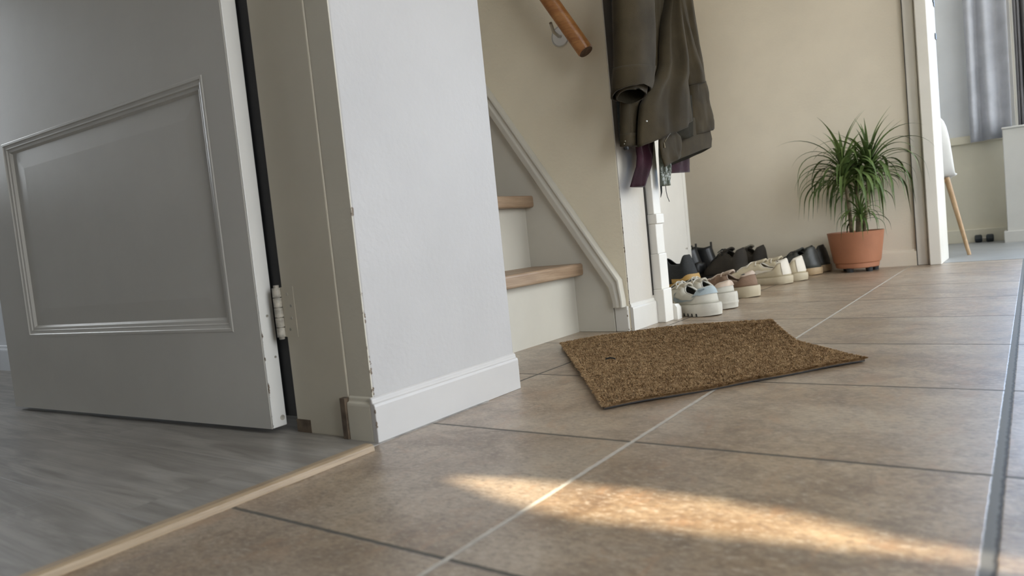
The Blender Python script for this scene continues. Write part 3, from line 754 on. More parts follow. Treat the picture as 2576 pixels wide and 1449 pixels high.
b = MB(); b.tube([at_x(1674, 466, -1.046), at_x(1676, 482, -1.046), at_x(1679, 495, -1.044), at_x(1684, 507, -1.044)], .0013, 6)
ochild(b, 'drawstring', 'slate', sg)

sj = empty('slate_jacket', (-1.09, 2.24, 1.5)); tag(sj, 'dark slate jacket edge hanging behind the olive coat sleeve', 'jacket')
b = MB(); garment(b, [((1541, -300), (1600, -300)), ((1533, -120), (1600, -120)), ((1537, 0), (1600, 0)), ((1544, 120), (1600, 120)), ((1550, 230), (1600, 230)), ((1557, 330), (1600, 330)), ((1560, 362), (1598, 362))],
        -1.082, .016, ((.003, 1.3, .3, .2),), back=.012, seed=61)
ochild(b, 'body', 'slate', sj)

# hooks above the frame carry the clothes
hk = empty('coat_rack', (-1.07, 2.45, 1.66)); tag(hk, 'white hook rail on the post carrying the coats', 'coat rack')
b = MB(); b.box(-1.108, -1.090, 2.16, 2.75, 1.60, 1.70); rk = b.build('board', 'gloss_white', bevel=.003); rk.parent = hk; rk.matrix_parent_inverse = Matrix.Translation(-Vector(hk.location))
for y in (2.24, 2.37, 2.45, 2.60):
    b = MB(); b.tube([(-1.09, y, 1.67), (-1.05, y, 1.645), (-1.03, y, 1.65), (-1.022, y, 1.675)], .006, 8)
    o = b.build('hook', 'chrome', smooth=True); o.parent = hk; o.matrix_parent_inverse = Matrix.Translation(-Vector(hk.location))

# ------------------------------------------------------------------ shoes
class Shoe:
    """local frame: heel at the origin, toe towards +X, Z up"""
    def __init__(s, name, loc, ang, L, W, zs, prof, collar, gap, open_end, mats, label, group=None, solemat='sn_sole', flare=0.0, notch=False, lean=.0, thick=.0045, two_tone=None, boxy=.75, toe_h=.045):
        s.L, s.W, s.zs, s.prof, s.collar, s.gapt, s.oe, s.lean, s.boxy = L, W, zs, prof, collar, gap, open_end, lean, boxy
        s.root = empty(name, (loc[0], loc[1], 0), ang); tag(s.root, label, 'shoe', group)
        s.flare = flare; s.thick = thick
        s.sole(solemat, notch, two_tone)
        s.upper(mats)
    def half(s, t):
        W = s.W/2
        w = interp([(0, .74), (.15, .80), (.40, .78), (.70, 1.0), (.86, .90), (1, .62)], t)
        if t < .13: w *= math.sqrt(max(0, 1-(1-t/.13)**2))
        if t > .84: w *= math.sqrt(max(0, 1-((t-.84)/.16)**2))
        return W*w
    def cy(s, t): return s.W*.06*math.sin(PI*t)
    def top(s, t): return lininterp_s(s.prof, t)
    def pt(s, t, th, side, off=0.0):
        """th 0 at the sole, 1 at the top line"""
        w = s.half(t); g = w*s.gap(t); h = s.edge(t); z0 = s.zs*s.soletop(t)
        a = th*PI/2
        y = g+(w-g)*math.cos(a)**s.boxy; z = z0+(h-z0)*math.sin(a)**.9
        y += .05*w*math.sin(PI*th)+off
        x = t*s.L - s.lean*(z-z0)*max(0, 1-t*2.2) + off*(-.8 if t < .08 else 0)
        return Vector((x, s.cy(t)+side*y, z+off*.5*th))
    def gap(s, t):
        if t >= s.oe: return 0.0
        return interp(s.gapt, t/s.oe)
    def edge(s, t):
        if t <= s.oe: 
            f = t/s.oe; return lininterp_s(s.collar, f)
        return s.top(t)
    def soletop(s, t): return interp([(0, 1.12), (.2, 1.0), (.55, .82), (.8, .78), (1, 1.0)], t)
    def sole(s, m, notch, two):
        N = 40; out = []
        ts = [i/N for i in range(N+1)]
        def ring(f, zf, zadd=0, lift=1):
            R = []
            for sd, seq in ((1, ts), (-1, ts[::-1])):
                for t in seq:
                    w = s.half(t)*f; x = t*s.L
                    if t < .1: x -= (s.flare+s.W*.5*(f-1)+.0035)*(1-t/.1)
                    if t > .9: x += .004*(t-.9)*10
                    toe = .016*max(0, (t-.72)/.28)**2*lift
                    hl = .004*max(0, (.08-t)/.08)*lift
                    R.append((x, s.cy(t)+sd*(w+.0035), toe+hl+(s.zs*s.soletop(t)*zf-(toe+hl)*zf if zf > 0 else 0)+zadd))
            return R
        b = MB()
        b.loft([ring(.94, 0), ring(.99, 0, .0015), ring(1.02, .30), ring(1.03, .34), ring(1.035, .80), ring(1.0, 1.0), ring(.93, 1.0)])
        if notch:
            for t in [.05+.062*i for i in range(13)]:
                for sd in (1, -1):
                    w = s.half(t)+.0045; x = t*s.L; zq = .016*max(0, (t-.72)/.28)**2
                    b.box(x-.0028, x+.0028, s.cy(t)+sd*w-.004, s.cy(t)+sd*w+.0008, .001+zq, .012+zq, 1)
        so = b.build('sole', [m, 'dark_gap'], s.root, smooth=True, angle=50)
        if two:
            b = MB(); b.loft([ring(1.045, .30), ring(1.055, .33), ring(1.055, .42), ring(1.045, .45)], cap0=False, cap1=False)
            b.build('sole_stripe', two, so, smooth=True)
    def upper(s, mats):
        N, K = 44, 12; b = MB(); R = []
        ts = [(i/N)**1.4 for i in range(N)]; ts = [t for t in ts if t < .965]+[.975, .985, .993, 1.0]
        for sd in (1, -1):
            b.loft([[s.pt(t, k/K, sd) for k in range(K+1)] for t in ts], close=False)
        s.up = b.build('upper', mats, s.root, smooth='all')
        md = s.up.modifiers.new('thick', 'SOLIDIFY'); md.thickness = s.thick; md.offset = -1; md.material_offset = 1; md.material_offset_rim = 1
        bm = bmesh.new(); bm.from_mesh(s.up.data); bmesh.ops.remove_doubles(bm, verts=bm.verts, dist=.0009); bmesh.ops.recalc_face_normals(bm, faces=bm.faces)
        cen = Vector((.5*s.L, s.cy(.5), .05)); tot = sum((f.calc_center_median()-cen).dot(f.normal)*f.calc_area() for f in bm.faces)
        if tot < 0: bmesh.ops.reverse_faces(bm, faces=bm.faces)
        bm.to_mesh(s.up.data); bm.free()
        # insole
        b = MB(); rows = []
        for i in range(13):
            t = .04+.6*i/12; w = s.half(t)*.86; z = s.zs*s.soletop(t)+.006
            rows.append([(t*s.L, s.cy(t)+w*q, z) for q in (-1, -.4, .4, 1)])
        b.loft(rows, close=False); b.build('insole', mats[-1] if isinstance(mats, list) else mats, s.root)
    def decal(s, name, m, poly, side, off=.0016, parent=None, rise=False):
        """poly: centre line points (t, th, half width in th)"""
        if rise:   # heights given as a share of the upper's height
            cv = lambda z: math.asin(min(1, max(0, z))**(1/.9))*2/PI
            poly = [(t, (cv(z+w)+cv(z-w))/2, (cv(z+w)-cv(z-w))/2) for t, z, w in poly]
        b = MB(); dense = []
        for (a0, c0, w0), (a1, c1, w1) in zip(poly, poly[1:]):
            for k in range(6): f = k/6; dense.append((lerp(a0, a1, f), lerp(c0, c1, f), lerp(w0, w1, f)))
        dense.append(poly[-1])
        R = [[s.pt(t, min(1, max(0, c-w+2*w*q/4)), side, off) for q in range(5)] for t, c, w in dense]
        b.loft(R, close=False); o = b.build(name, m, parent or s.up, smooth='all'); return o
    def band(s, name, m, t0, t1, th0, th1, off=.0026, sides=(1, -1), n=14):
        def row(t, sd):
            lo = th0(t) if callable(th0) else th0; hi = th1(t) if callable(th1) else th1
            return [s.pt(t, lerp(lo, hi, q/10), sd, off) for q in range(11)]
        ts = [lerp(t0, t1, (i/n)**1.6) for i in range(n+1)]
        if t0 == 0:
            b = MB(); b.loft([row(t, 1) for t in ts[::-1]]+[row(t, -1) for t in ts], close=False)
            return b.build(name, m, s.up, smooth='all')
        for sd in sides:
            b = MB(); b.loft([row(t, sd) for t in ts], close=False); o = b.build(name, m, s.up, smooth='all')
        return o
    def piping(s, m, r=.0026, t0=.0, t1=None):
        b = MB(); t1 = t1 or s.oe
        pts = [s.pt(lerp(t1, t0, i/16), 1, 1) for i in range(17)] + [s.pt(lerp(t0, t1, i/16), 1, -1) for i in range(1, 17)]
        b.tube(pts, r, 7); return b.build('collar_piping', m, s.root, smooth='all')
    def tongue(s, m, t0, t1, lift, wide=.55, fwd=.06):
        b = MB(); R = []
        for i in range(9):
            f = i/8; t = lerp(t1, t0, f); base = s.pt(max(t, s.oe+.005), 1, 1).z
            w = s.half(t)*lerp(.25, wide, min(1, f*1.6))*(1 if f < .85 else .8)
            z = base-.002+lift*f**1.3; x = t*s.L - .012*f
            R.append([(x+.006*abs(q)**2, s.cy(t)+w*q, z-.012*abs(q)**2) for q in (-1, -.6, -.2, .2, .6, 1)])
        b.loft(R, close=False); o = b.build('tongue', m, s.root, smooth='all')
        md = o.modifiers.new('thick', 'SOLIDIFY'); md.thickness = .008; md.offset = 0
    def laces(s, m, t0, t1, n, r=.0028, bow=True):
        b = MB()
        for i in range(n):
            t = lerp(t0, t1, i/(n-1)); w = s.half(t)*.46; c = s.cy(t)
            def tp(q, tt):
                th = 1-.42*abs(q); p = s.pt(tt, th, 1 if q >= 0 else -1, .003); return p
            b.tube([tp(q, t+(.028*q if i % 2 else -.028*q)) + Vector((0, 0, .0028*(1-q*q))) for q in (-1, -.6, -.2, .2, .6, 1)], r, 7)
        if bow:
            p = s.pt(t0, 1, 1, .003)+Vector((0, 0, .004)); p.y = s.cy(t0)
            for sd in (1, -1):
                lp = [p+Vector((.012*math.sin(a)+.003, sd*(.022*(1-math.cos(a))*.6), .010*math.sin(a)-.008*(1-math.cos(a))*.5)) for a in [2*PI*k/14 for k in range(15)]]
                b.tube(lp, r*.9, 6)
                b.tube([p, p+Vector((.02, sd*.014, .002)), p+Vector((.034, sd*.028, -.012))], r*.9, 6)
        b.build('laces', m, s.root, smooth='all')
def lininterp_s(tab, x): return interp(tab, x)

A180 = PI
LOW = [(0, .106), (.3, .10), (.40, .112), (.48, .112), (.62, .088), (.78, .066), (.92, .052), (1, .030)]
LOWC = [(0, .108), (.16, .102), (.42, .076), (.72, .082), (1, .110)]
GAPT = [(0, .02), (.12, .55), (.5, .62), (.8, .50), (1, .0)]

# white pair with pale blue heel, nearest the post
grpW = 'pair of white sneakers nearest the post'
def sneaker_white(loc, ang, label, heel, zs, blue):
    s = Shoe('sneaker', loc, ang, .335, .125, zs, LOW, LOWC, GAPT, .42, ['sn_white', 'sn_lining'], label, None, 'sn_sole', flare=.012, notch=blue, lean=-.24 if blue else -.12, two_tone=None if blue else 'sn_sole')
    s.tongue('sn_tan', .40, .58, .008)
    s.laces('lace', .47, .72, 5)
    s.piping('lace', .0028)
    s.band('heel_tab', heel, .0, .17, lambda t: .34+2.2*max(0, t-.07), 1.0)
    s.band('toe_overlay', 'sn_tan', .86, .985, .10, lambda t: .55)
    s.band('side_overlay', 'sn_tan', .38, .52, .62, lambda t: .97)
    for sd in (1, -1):
        # curved check-shaped side emblem: fat hook forward, long thin tail sweeping back up to the heel
        s.decal('side_emblem', 'sn_greyblue' if blue else 'taupe_pale', [(.425, .66, .015), (.455, .52, .06), (.46, .38, .09), (.43, .28, .11), (.37, .29, .10), (.29, .37, .075), (.22, .45, .05), (.15, .52, .028), (.09, .57, .008)], sd, .0034, rise=True)
    s.decal('mudguard', 'sn_greyblue' if blue else 'sn_tan', [(.62, .10, .02), (.72, .16, .03), (.80, .22, .03), (.88, .26, .02)], 1, .0032)
    s.decal('mudguard', 'sn_greyblue' if blue else 'sn_tan', [(.62, .10, .02), (.72, .16, .03), (.80, .22, .03), (.88, .26, .02)], -1, .0032)
    return s
pA = at_z(1822, 790)
sA = sneaker_white((-.940, 2.490), math.radians(152), 'white chunky sneaker with pale blue heel tab, nearest the white post', 'sn_blue', .043, True)
# heart outline on the heel tab
b = MB()
for sd in (1,):
    hp = []
    for k in range(21):
        a = 2*PI*k/20; X_ = 16*math.sin(a)**3/17; Y_ = (13*math.cos(a)-5*math.cos(2*a)-2*math.cos(3*a)-math.cos(4*a))/17
        hp.append(sA.pt(.05-X_*.026, .62+Y_*.10, sd, .0042))
    b.tube(hp, .0014, 5)
b.build('heart_outline', 'sn_greyblue', sA.up)
pB = at_z(1843, 777)
sneaker_white((-.943, 2.680), math.radians(158), 'white sneaker with blush heel patch, behind the blue-heeled sneaker', 'blush', .058, False)

# taupe suede low shoe
pC = at_z(1908, 745)
sC = Shoe('sneaker', (-.966, 3.052), math.radians(158), .34, .12, .045, [(0, .100), (.3, .085), (.42, .108), (.5, .10), (.65, .082), (.8, .064), (1, .032)], [(0, .112), (.15, .104), (.40, .070), (.75, .076), (1, .104)], GAPT, .44,
          ['taupe', 'taupe_pale'], 'single taupe suede sneaker with a thick cream sole', None, 'cream_sole', flare=.006, lean=-.22)
sC.tongue('taupe_pale', .36, .54, .014)
sC.band('heel_tab', 'taupe_pale', 0, .16, lambda t: .52+1.2*max(0, t-.06), 1.0)
sC.piping('taupe_pale', .0032)
sC.laces('taupe_pale', .46, .70, 4, bow=False)
sC.decal('heel_mark', 'charcoal', [(.05, .72, .05), (.07, .74, .08), (.085, .78, .04)], 1, .004)

# cream pair
for k, (px, py, dx, dy, an, lb) in enumerate(((1991, 712.5, .002, -.012, 168, 'cream leather sneaker of the pair beside the plant, nearer to the camera'), (2028, 704.5, .002, -.012, 166, 'cream leather sneaker half hidden behind its nearer mate'))):
    p_ = at_z(px, py)
    s = Shoe('sneaker', (p_.x+dx, p_.y+dy), math.radians(an), .36, .122, .036, [(0, .11), (.3, .10), (.42, .112), (.5, .112), (.62, .092), (.78, .066), (.92, .050), (1, .03)], [(0, .122), (.14, .114), (.42, .078), (.70, .084), (1, .112)], GAPT, .44,
             ['cream', 'cream'], lb, 'pair of cream leather sneakers', 'cream_sole', flare=.004, lean=-.20)
    s.tongue('cream', .36, .56, .016)
    s.laces('cream_pale', .46, .74, 5, bow=False)
    s.band('heel_tab', 'cream_pale', 0, .20, lambda t: .66+.5*max(0, t-.1), 1.0, .003)
    s.band('heel_counter', 'cream_pale', 0, .05, .05, .66, .002)
    s.piping('cream_pale', .0042)
    for sd in (1, -1):
        s.decal('side_patch', 'cream_pale', [(.18, .58, .02), (.26, .48, .06), (.35, .36, .09), (.42, .22, .09), (.45, .12, .02)], sd, .003)
        for q in range(3):
            s.decal('side_slit', 'taupe', [(.56+.05*q, .12, .006), (.575+.05*q, .24, .006), (.60+.05*q, .34, .004)], sd, .0025)

# charcoal pair with tan soles
for k, (px, py, an, lb) in enumerate(((2065, 690, 158, 'scuffed charcoal leather shoe with tan sole, partly behind the cream sneakers'), (2090, 682, 166, 'scuffed charcoal leather shoe with tan sole, next to the plant pot'))):
    p_ = at_z(px, py)
    s = Shoe('leather_shoe', (p_.x+.0, p_.y-.012), math.radians(an), .30, .125, .036, [(0, .13), (.3, .11), (.42, .13), (.5, .125), (.62, .10), (.78, .074), (.92, .056), (1, .034)], [(0, .152), (.14, .148), (.42, .118), (.70, .108), (1, .134)], GAPT, .40,
             ['charcoal', 'black_cloth'], lb, 'pair of charcoal leather shoes', 'gum', flare=.0, lean=-.26)
    s.tongue('charcoal', .34, .52, .020); s.laces('black_cloth', .44, .70, 5, bow=False)
    s.band('heel_counter', 'charcoal', 0, .22, .08, lambda t: .60-.6*t, .0022)

# dark brown pair, farther back
for k, (x, y, an, lb) in enumerate(((-1.293, 3.935, 151, 'dark brown lace-up shoe beside the black boots'), (-1.232, 4.095, 152, 'dark brown lace-up shoe with felt lining, beside the charcoal shoes'))):
    s = Shoe('leather_shoe', (x, y), math.radians(an), .32, .13, .034, [(0, .13), (.3, .12), (.42, .164), (.5, .156), (.62, .125), (.78, .090), (.92, .06), (1, .034)], [(0, .176), (.14, .166), (.42, .125), (.70, .142), (1, .168)], GAPT, .40,
             ['brown_dk', 'brown_lin'], lb, 'pair of dark brown lace-up shoes', 'black_cloth', lean=-.04)
    s.tongue('brown_lin' if k else 'brown_dk', .32, .52, .022, .7); s.laces('black_cloth', .44, .70, 5, bow=not k)
    s.piping('brown_dk', .004)

# black trainer with mustard line
pD = at_z(1748, 724)
sD = Shoe('trainer', (-1.175, 2.985), math.radians(178), .36, .125, .050, [(0, .18), (.3, .15), (.42, .19), (.5, .185), (.62, .14), (.78, .095), (.92, .066), (1, .04)], [(0, .205), (.14, .205), (.42, .165), (.70, .166), (1, .196)], GAPT, .42,
          ['black_cloth', 'black_cloth'], 'black trainer with a mustard stripe above its sole, behind the post', None, 'rubber', lean=-.30)
sD.band('stripe', 'mustard', 0, .30, lambda t: .16+.1*t, lambda t: .26+.08*t, .004)
for sd in (1, -1): sD.decal('stripe', 'mustard', [(.0, .05, .025), (.10, .10, .03), (.25, .16, .03), (.40, .10, .025), (.56, .04, .02)], sd, .005)

# black ankle boots
for k, (x, y, an, lb) in enumerate(((-1.585, 4.10, 182, 'black ankle boot beside the cupboard edge'), (-1.535, 4.215, 180, 'black ankle boot with upright pull tab, beside the dark brown shoes'))):
    s = Shoe('ankle_boot', (x, y), math.radians(an), .36, .115, .032, [(0, .2), (.40, .155), (.5, .13), (.62, .10), (.78, .07), (1, .03)], [(0, .100), (.3, .11), (.7, .13), (1, .14)], [(0, .02), (.15, .5), (.6, .6), (1, .25)], .42,
             ['black', 'black_cloth'], lb, 'pair of black ankle boots', 'rubber', flare=0)
    b = MB(); R = []
    for i in range(11):
        f = i/10; z = .06+.128*f
        a_ = lerp(.078, .058, f**.6); c_ = lerp(.050, .042, f)
        cx = lerp(.078, .104, f)
        R.append([(cx+a_*math.cos(2*PI*j/28)+(.02*(1-f)**2 if math.cos(2*PI*j/28) > 0 else 0), s.cy(.2)+c_*math.sin(2*PI*j/28), z + .006*math.cos(4*PI*j/28)*f - .002*math.sin(f*20)*0) for j in range(28)])
    b.loft(R, cap0=False, cap1=False)
    sh = b.build('shaft', ['black', 'black_cloth'], s.root, smooth='all'); md = sh.modifiers.new('thick', 'SOLIDIFY'); md.thickness = .005; md.offset = -1; md.material_offset = 1
    b = MB()
    b.loft([[(.043+dx_, s.cy(.2)+yy, z) for dx_, yy in ((0, -.012), (0, .012), (.006, .012), (.006, -.012))] for z, q in ((.15, 0), (.19, 0), (.210, 0), (.216, 0))])
    b.build('pull_tab', 'black', s.root, bevel=.002)
    b = MB()
    b.loft([[(.164+dx_+q, s.cy(.2)+yy, z) for dx_, yy in ((0, -.010), (0, .010), (.005, .010), (.005, -.010))] for z, q in ((.15, 0), (.188, -.002), (.204, .004))])
    b.build('pull_tab', 'black', s.root, bevel=.002)

# ------------------------------------------------------------------ doormat
m2 = at_z(1519, 1016, .0125); m1 = at_z(1411, 860, .015); m3 = at_z(2181, 898, .0125); m4 = at_z(1938, 800, .058); mb_ = at_z(2006, 857, .018)
def q2(a, c, d, t):
    return a*(1-t)**2+c*2*t*(1-t)+d*t*t
def right_edge(t):    # near corner m3 to far corner m4, flat then rising
    if t < .5: return m3.lerp(mb_, t/.5)
    f = (t-.5)/.5; p = mb_.lerp(m4, f); p.z += -.004*math.sin(PI*f)
    return p
def re_s(t):
    return (right_edge(max(0, t-.06))+right_edge(t)*2+right_edge(min(1, t+.06)))/4
def mat_pt(u, v):     # u along the near edge, v from near to far
    lft = m2.lerp(m1, v); rgt = re_s(v)
    p = lft.lerp(rgt, u)
    # far side lifts into a shallow crest
    p.z += .012*math.sin(PI*min(1, u*1.02))*max(0, (v-.55)/.45)**2 - .004*math.sin(PI*u)*math.exp(-((v-.6)/.16)**2)
    p.z += .003*mnoise.noise(Vector((u*4, v*4, 0)))
    return p
mt = empty('doormat', (-.75, 1.85, 0)); tag(mt, 'brown coir doormat with a buckled far corner on the tiles', 'doormat')
NU, NV = 56, 44
b = MB(); top = []; bot = []
for j in range(NV+1):
    top.append([mat_pt(i/NU, j/NV)+Vector((0, 0, -.004)) for i in range(NU+1)])
    bot.append([(lambda p: Vector((p.x, p.y, max(.0012, p.z-.0105))))(mat_pt(i/NU, j/NV)) for i in range(NU+1)])
def per(g): return [*g[0], *[g[j][NU] for j in range(1, NV)], *g[NV][::-1], *[g[j][0] for j in range(NV-1, 0, -1)]]
b.loft(top, close=False)
b.loft([per(top), per([[p+Vector((0, 0, -.004)) for p in r] for r in top])], cap0=False, cap1=False)
bd = b.build('coir_bed', 'coir_base'); bd.parent = mt; bd.matrix_parent_inverse = Matrix.Translation(-Vector(mt.location))
b = MB(); mid = [[p+Vector((0, 0, -.004)) for p in r] for r in top]
b.loft(bot, close=False); b.loft([per(mid), per(bot)], cap0=False, cap1=False)
bk = b.build('rubber_backing', 'rubber'); bk.parent = mt; bk.matrix_parent_inverse = Matrix.Translation(-Vector(mt.location))
vs, fs = [], []
rnd = random.Random(3)
for k in range(125000):
    u, v = rnd.random(), rnd.random()
    e = rnd.random()
    if e < .13: v = rnd.random()**2*.03
    elif e < .15: u = rnd.random()**2*.025
    elif e < .19: u = 1-rnd.random()**2*.025
    elif e < .23: v = 1-rnd.random()**2*.03
    p = mat_pt(u, v)+Vector((0, 0, -.005))
    out = Vector((0, 0, 0))
    if v < .04: out += (mat_pt(u, 0)-mat_pt(u, .1)).normalized()*.6+Vector((0, 0, -.3))
    if v > .96: out += (mat_pt(u, 1)-mat_pt(u, .9)).normalized()*.5
    if u < .03: out += (mat_pt(0, v)-mat_pt(.1, v)).normalized()*.6+Vector((0, 0, -.3))
    if u > .97: out += (mat_pt(1, v)-mat_pt(.9, v)).normalized()*.5
    L_ = rnd.uniform(.0048, .0085)
    a = rnd.uniform(0, 2*PI); tilt = rnd.uniform(.15, 1.0)
    cl = mnoise.noise(Vector((u*60, v*44, 3)))*1.5; cm_ = mnoise.noise(Vector((u*48, v*36, 9)))*1.5; L_ *= 1+.4*mnoise.noise(Vector((u*70, v*52, 5)))
    d = Vector((math.cos(a)*tilt+cl*.35, math.sin(a)*tilt+cm_*.35, 1.0))+out*1.1
    d.normalize()
    sdv = d.cross(Vector((rnd.uniform(-1, 1), rnd.uniform(-1, 1), .2))).normalized()*rnd.uniform(.0005, .0009)
    o_ = len(vs); m_ = p+d*L_*.6; tp = p+d*L_*.9+Vector((d.x, d.y, -.4))*L_*.35
    vs += [p-sdv, p+sdv, m_+sdv*.9, m_-sdv*.9, tp]
    fs += [(o_, o_+1, o_+2, o_+3), (o_+3, o_+2, o_+4)]
b = MB(); b.v = [tuple(x) for x in vs]; b.f = fs; b.mi = [0]*len(fs)
pl = b.build('coir_pile', 'coir'); pl.parent = mt; pl.matrix_parent_inverse = Matrix.Translation(-Vector(mt.location)); pl['kind'] = 'stuff'
b = MB(); q = at_z(1535, 903, .024); b.tube([q+Vector((-.012, -.002, 0)), q+Vector((0, .001, .003)), q+Vector((.013, .003, 0))], .0022, 6)
tag(b.build('twig', 'dark_gap'), 'tiny dark twig lying on the near left part of the doormat', 'twig')

# ------------------------------------------------------------------ potted plant
pc = Vector((-.766, 4.135, 0))
pt_ = empty('potted_plant', pc); tag(pt_, 'green dragon plant with drooping leaves in a terracotta pot', 'plant')
def lathe(mb, prof, n=48, mi=0):
    mb.loft([[(r*math.cos(2*PI*j/n), r*math.sin(2*PI*j/n), z) for j in range(n)] for r, z in prof], cap0=False, cap1=False, mi=mi)
b = MB(); lathe(b, [(.0, .020), (.098, .020), (.104, .024), (.107, .046), (.1125, .050), (.1165, .062), (.1375, .206), (.1385, .209), (.134, .210), (.1325, .206), (.128, .175), (.0, .175)])
b.build('pot', 'terra', pt_, smooth=True, angle=30)
b = MB(); lathe(b, [(.131, .186), (.09, .189), (.04, .191), (0, .191)]); b.build('soil', 'soil', pt_, smooth=True)
for a in (20, 140, 255, 320):
    x, y = .085*math.cos(math.radians(a)), .085*math.sin(math.radians(a))
    b = MB(); b.tube([(x, y, 0), (x, y, .022)], [.016, .018], 14); b.build('pot_foot', 'rubber', pt_, smooth=True)
def crown_at(px, py, Y): return at_y(px, py, Y)-pc
crowns = [(crown_at(2122, 432, 4.10), 68, .335, .95), (crown_at(2186, 420, 4.15), 68, .335, .95), (crown_at(2155, 455, 4.18), 30, .26, .85), (crown_at(2165, 545, 4.07), 36, .20, .62)]
rl_ = random.Random(11)
for ci, (cp_, nl, ll, ws) in enumerate(crowns):
    b = MB(); base = Vector((cp_.x*.45, cp_.y*.45, .185))
    b.tube([base, base.lerp(cp_, .5)+Vector((.004, 0, 0)), cp_], [.0105, .009, .008], 10)
    b.build('cane', 'cane', pt_, smooth='all')
    b = MB()
    for k in range(nl):
        az = k*2.39996+rl_.uniform(-.25, .25)
        f = k/nl
        el = math.radians(lerp(84, 22, f**.8)+rl_.uniform(-8, 8))
        L_ = ll*rl_.uniform(.75, 1.25)*(1.0 if f > .15 else .8); w = .0072*ws*rl_.uniform(.65, 1.1)
        p = cp_+Vector((0, 0, lerp(.012, -.085 if ci < 3 else -.03, f))); h = Vector((math.cos(az), math.sin(az), 0)); side = Vector((-h.y, h.x, 0))
        droop = rl_.uniform(2.1, 3.3)*(1.15 if f > .28 else .75 if f > .12 else .3); n = 13; R = []
        for i in range(n+1):
            s_ = i/n; e_ = el-droop*s_**1.35
            e_ = max(e_, -1.42)
            ww = w*(.55+.9*math.sin(PI*min(1, s_*1.15+.06))**.8)*(1-s_**5)+.0003
            up = Vector((-h.x*math.sin(e_), -h.y*math.sin(e_), math.cos(e_)))
            R.append([p-side*ww+up*ww*.35, p, p+side*ww+up*ww*.35])
            p = p+(h*math.cos(e_)+Vector((0, 0, math.sin(e_))))*(L_/n)
            if p.y+pc.y > 4.275: p.y = 4.275-pc.y
            if (p.x**2+p.y**2) < .13**2 and p.z < .2: p.z = .2
        b.loft(R, close=False)
    b.build('foliage', 'leaf', pt_, smooth='all')

# ------------------------------------------------------------------ far room things
ch = empty('chair', (-.58, 4.95, 0)); tag(ch, 'white shell chair with wooden legs behind the far door frame', 'chair')
cl = Vector(ch.location)
b = MB(); R = []
# back and seat of one moulded shell: rings of a cross-section swept from top of back to the seat front
path = [(.815, -.085, .150), (.79, -.088, .185), (.70, -.086, .203), (.60, -.075, .212), (.52, -.062, .217), (.465, -.035, .220), (.445, .02, .222), (.452, .12, .222), (.462, .22, .212), (.452, .27, .19), (.435, .285, .175)]
for z, y, hw in path:
    ring = [(hw*q, y-.03*abs(q)**2.5*0+(.035*abs(q)**2.4 if z > .5 else 0), z+(.02*abs(q)**3 if z <= .5 else 0)) for q in [i/8-1 for i in range(17)]]
    R.append(ring)
b.loft(R, close=False); sh = b.build('shell', 'chair_shell', ch, smooth='all'); md = sh.modifiers.new('thick', 'SOLIDIFY'); md.thickness = .012; md.offset = 0
md = sh.modifiers.new('sub', 'SUBSURF'); md.levels = 1; md.render_levels = 1
for sx, y0, y1 in ((1, .0, -.135), (-1, .0, -.135), (1, .20, .27), (-1, .20, .27)):
    b = MB(); b.tube([(sx*(.175 if y0 == 0 else .11), y0, .452), (sx*(.274 if y0 == 0 else .12), y1, 0)], [.0155, .010], 14); b.build('leg', 'beech', ch, smooth=True)
b = MB(); b.box(-.17, .17, -.02, .22, .428, .445); b.build('seat_frame', 'beech', ch)

def curtain(name, x0, x1, y, z0, z1, waves, amp, m, label, slant=0):
    b = MB(); R = []; n = 120
    for i in range(13):
        f = i/12; z = lerp(z1, z0, f); ring = []
        for j in range(n+1):
            t = j/n; x = lerp(x0, x1, t)+.006*math.sin(7*t+f*2)
            ring.append((x, y-amp*(.75+.35*f)*math.sin(2*PI*waves*t+.5*math.sin(3*t+f*.8)), z+slant*t*(1-0)*f))
        R.append(ring)
    b.loft(R, close=False); o = b.build(name, m, smooth='all'); md = o.modifiers.new('thick', 'SOLIDIFY'); md.thickness = .005
    return tag(o, label, 'curtain')
cu0 = at_y(2437, 365, 6.0); cu1 = at_y(2544, 353, 6.0)
curtain('curtain', at_y(2440, 360, 5.96).x, at_y(2546, 352, 5.96).x, 6.012, .70, 2.7, 2.3, .022, 'curtain', 'grey curtain hanging left of the far window frame', .012)
curtain('curtain', at_y(2561, 300, 5.98).x, at_y(2600, 300, 5.98).x, 6.02, .775, 2.7, 3.0, .022, 'curtain_dark', 'darker grey curtain at the right edge, beyond the window post')
b = MB(); b.tube([(-.6, 6.02, 2.72), (.5, 6.02, 2.72)], .012, 10)
tag(b.build('curtain_rod', 'chrome', smooth=True), 'metal curtain rod above the far window', 'curtain rod')
b = MB(); b.box(-.118, -.075, 6.06, 6.13, .757, 2.5); b.box(-.072, -.03, 6.09, 6.13, .757, 2.5); struct(b.build('trim_far_window_post', 'far_paint', bevel=.003))
q = at_y(2476, 600, 6.015); db = empty('dumbbell', (q.x, q.y, .028)); tag(db, 'small dark dumbbell lying by the far skirting board', 'dumbbell')
b = MB(); b.tube([(-.036, 0, 0), (.036, 0, 0)], .009, 10); b.build('handle', 'iron', db, smooth=True)
for sx in (-1, 1):
    b = MB(); b.tube([(sx*.012, 0, 0), (sx*.018, 0, 0), (sx*.05, 0, 0), (sx*.056, 0, 0)], [.020, .0275, .0275, .020], 8); b.build('weight', 'blue_black', db, smooth=True)

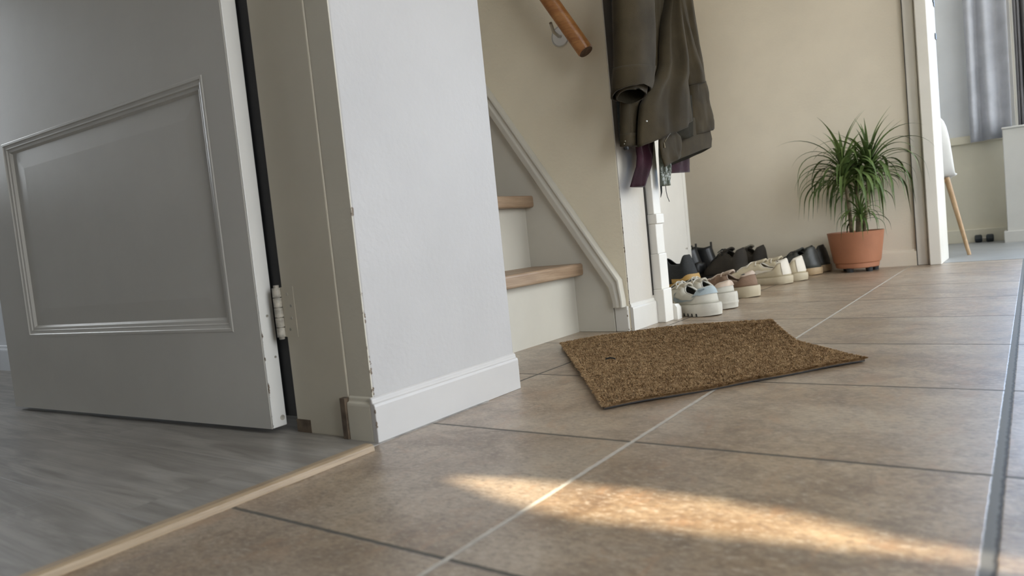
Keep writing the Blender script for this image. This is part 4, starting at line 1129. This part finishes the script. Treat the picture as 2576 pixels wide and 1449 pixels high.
# ------------------------------------------------------------------ light
w = bpy.data.worlds.new('world'); SC.world = w; w.use_nodes = True
nt = w.node_tree; bg = nt.nodes['Background']
tc = nd(nt, 'ShaderNodeTexCoord'); sp = nd(nt, 'ShaderNodeSeparateXYZ'); nt.links.new(tc.outputs['Generated'], sp.inputs[0])
rm = ramp(nt, sp.outputs[2], -.10, .10)
bl = ramp(nt, sp.outputs[1], .35, .95)      # the sky opposite the sun is a deeper blue
sky = mixc(nt, bl, (.90, .915, .96), (.68, .94, 1.4))
nt.links.new(mixc(nt, rm, (.36, .335, .30), sky), bg.inputs[0])
bg.inputs[1].default_value = 6.2
def portal(name, loc, rot, sx, sy):
    l = bpy.data.lights.new(name, 'AREA'); l.shape = 'RECTANGLE'; l.size = sx; l.size_y = sy; l.cycles.is_portal = True
    o = bpy.data.objects.new(name, l); C.objects.link(o); o.location = loc; o.rotation_euler = rot; return o
lights = [portal('added_window_portal', (RX+.16, sum(WA)/2, 1.385), (0, PI/2, 0), 2.33, WA[1]-WA[0]),
          portal('second_added_window_portal', (RX+.16, sum(WB)/2, 1.385), (0, PI/2, 0), 2.33, WB[1]-WB[0]),
          portal('added_skylight_portal', (.5, 5.36, ZC+.16), (0, 0, 0), 1.9, .62),
          portal('far_side_portal', (RX+.16, 5.37, 1.425), (0, PI/2, 0), 2.25, 1.3),
          portal('far_window_portal', (.675, 6.32, 1.63), (-PI/2, 0, 0), 1.55, 1.75),
          portal('left_window_portal', (-4.72, .375, 1.5), (0, -PI/2, 0), 1.2, 1.05)]
sl_ = bpy.data.lights.new('sun', 'SUN'); sl_.energy = 12.5; sl_.angle = math.radians(.53); sl_.color = (1.0, .84, .65)
so = bpy.data.objects.new('sun', sl_); C.objects.link(so)
so.rotation_euler = Vector((0, 1, -FZ)).to_track_quat('-Z', 'Y').to_euler()

# ------------------------------------------------------------------ camera
cd = bpy.data.cameras.new('camera'); cam = bpy.data.objects.new('camera', cd); C.objects.link(cam)
cd.sensor_width = 36; cd.lens = FPX/2576*36; cd.clip_start = .02
mw = Matrix((RT, UP, -FW)).transposed().to_4x4(); mw.translation = CAM*S
cam.matrix_world = mw; SC.camera = cam
cd.dof.use_dof = True; cd.dof.focus_distance = 2.0*S; cd.dof.aperture_fstop = 5.6

# to metres
for o in list(SC.objects):
    if o.parent is None and o.type in ('MESH', 'EMPTY'):
        o.location *= S; o.scale *= S
for o in lights:
    o.location *= S; o.data.size *= S; o.data.size_y *= S

SC.view_settings.view_transform = 'Standard'; SC.view_settings.look = 'None'
SC.view_settings.gamma = 1; SC.view_settings.use_curve_mapping = False
SC.view_settings.exposure = 0.42
SC.cycles.use_denoising = True
SC.cycles.max_bounces = 10; SC.cycles.diffuse_bounces = 6
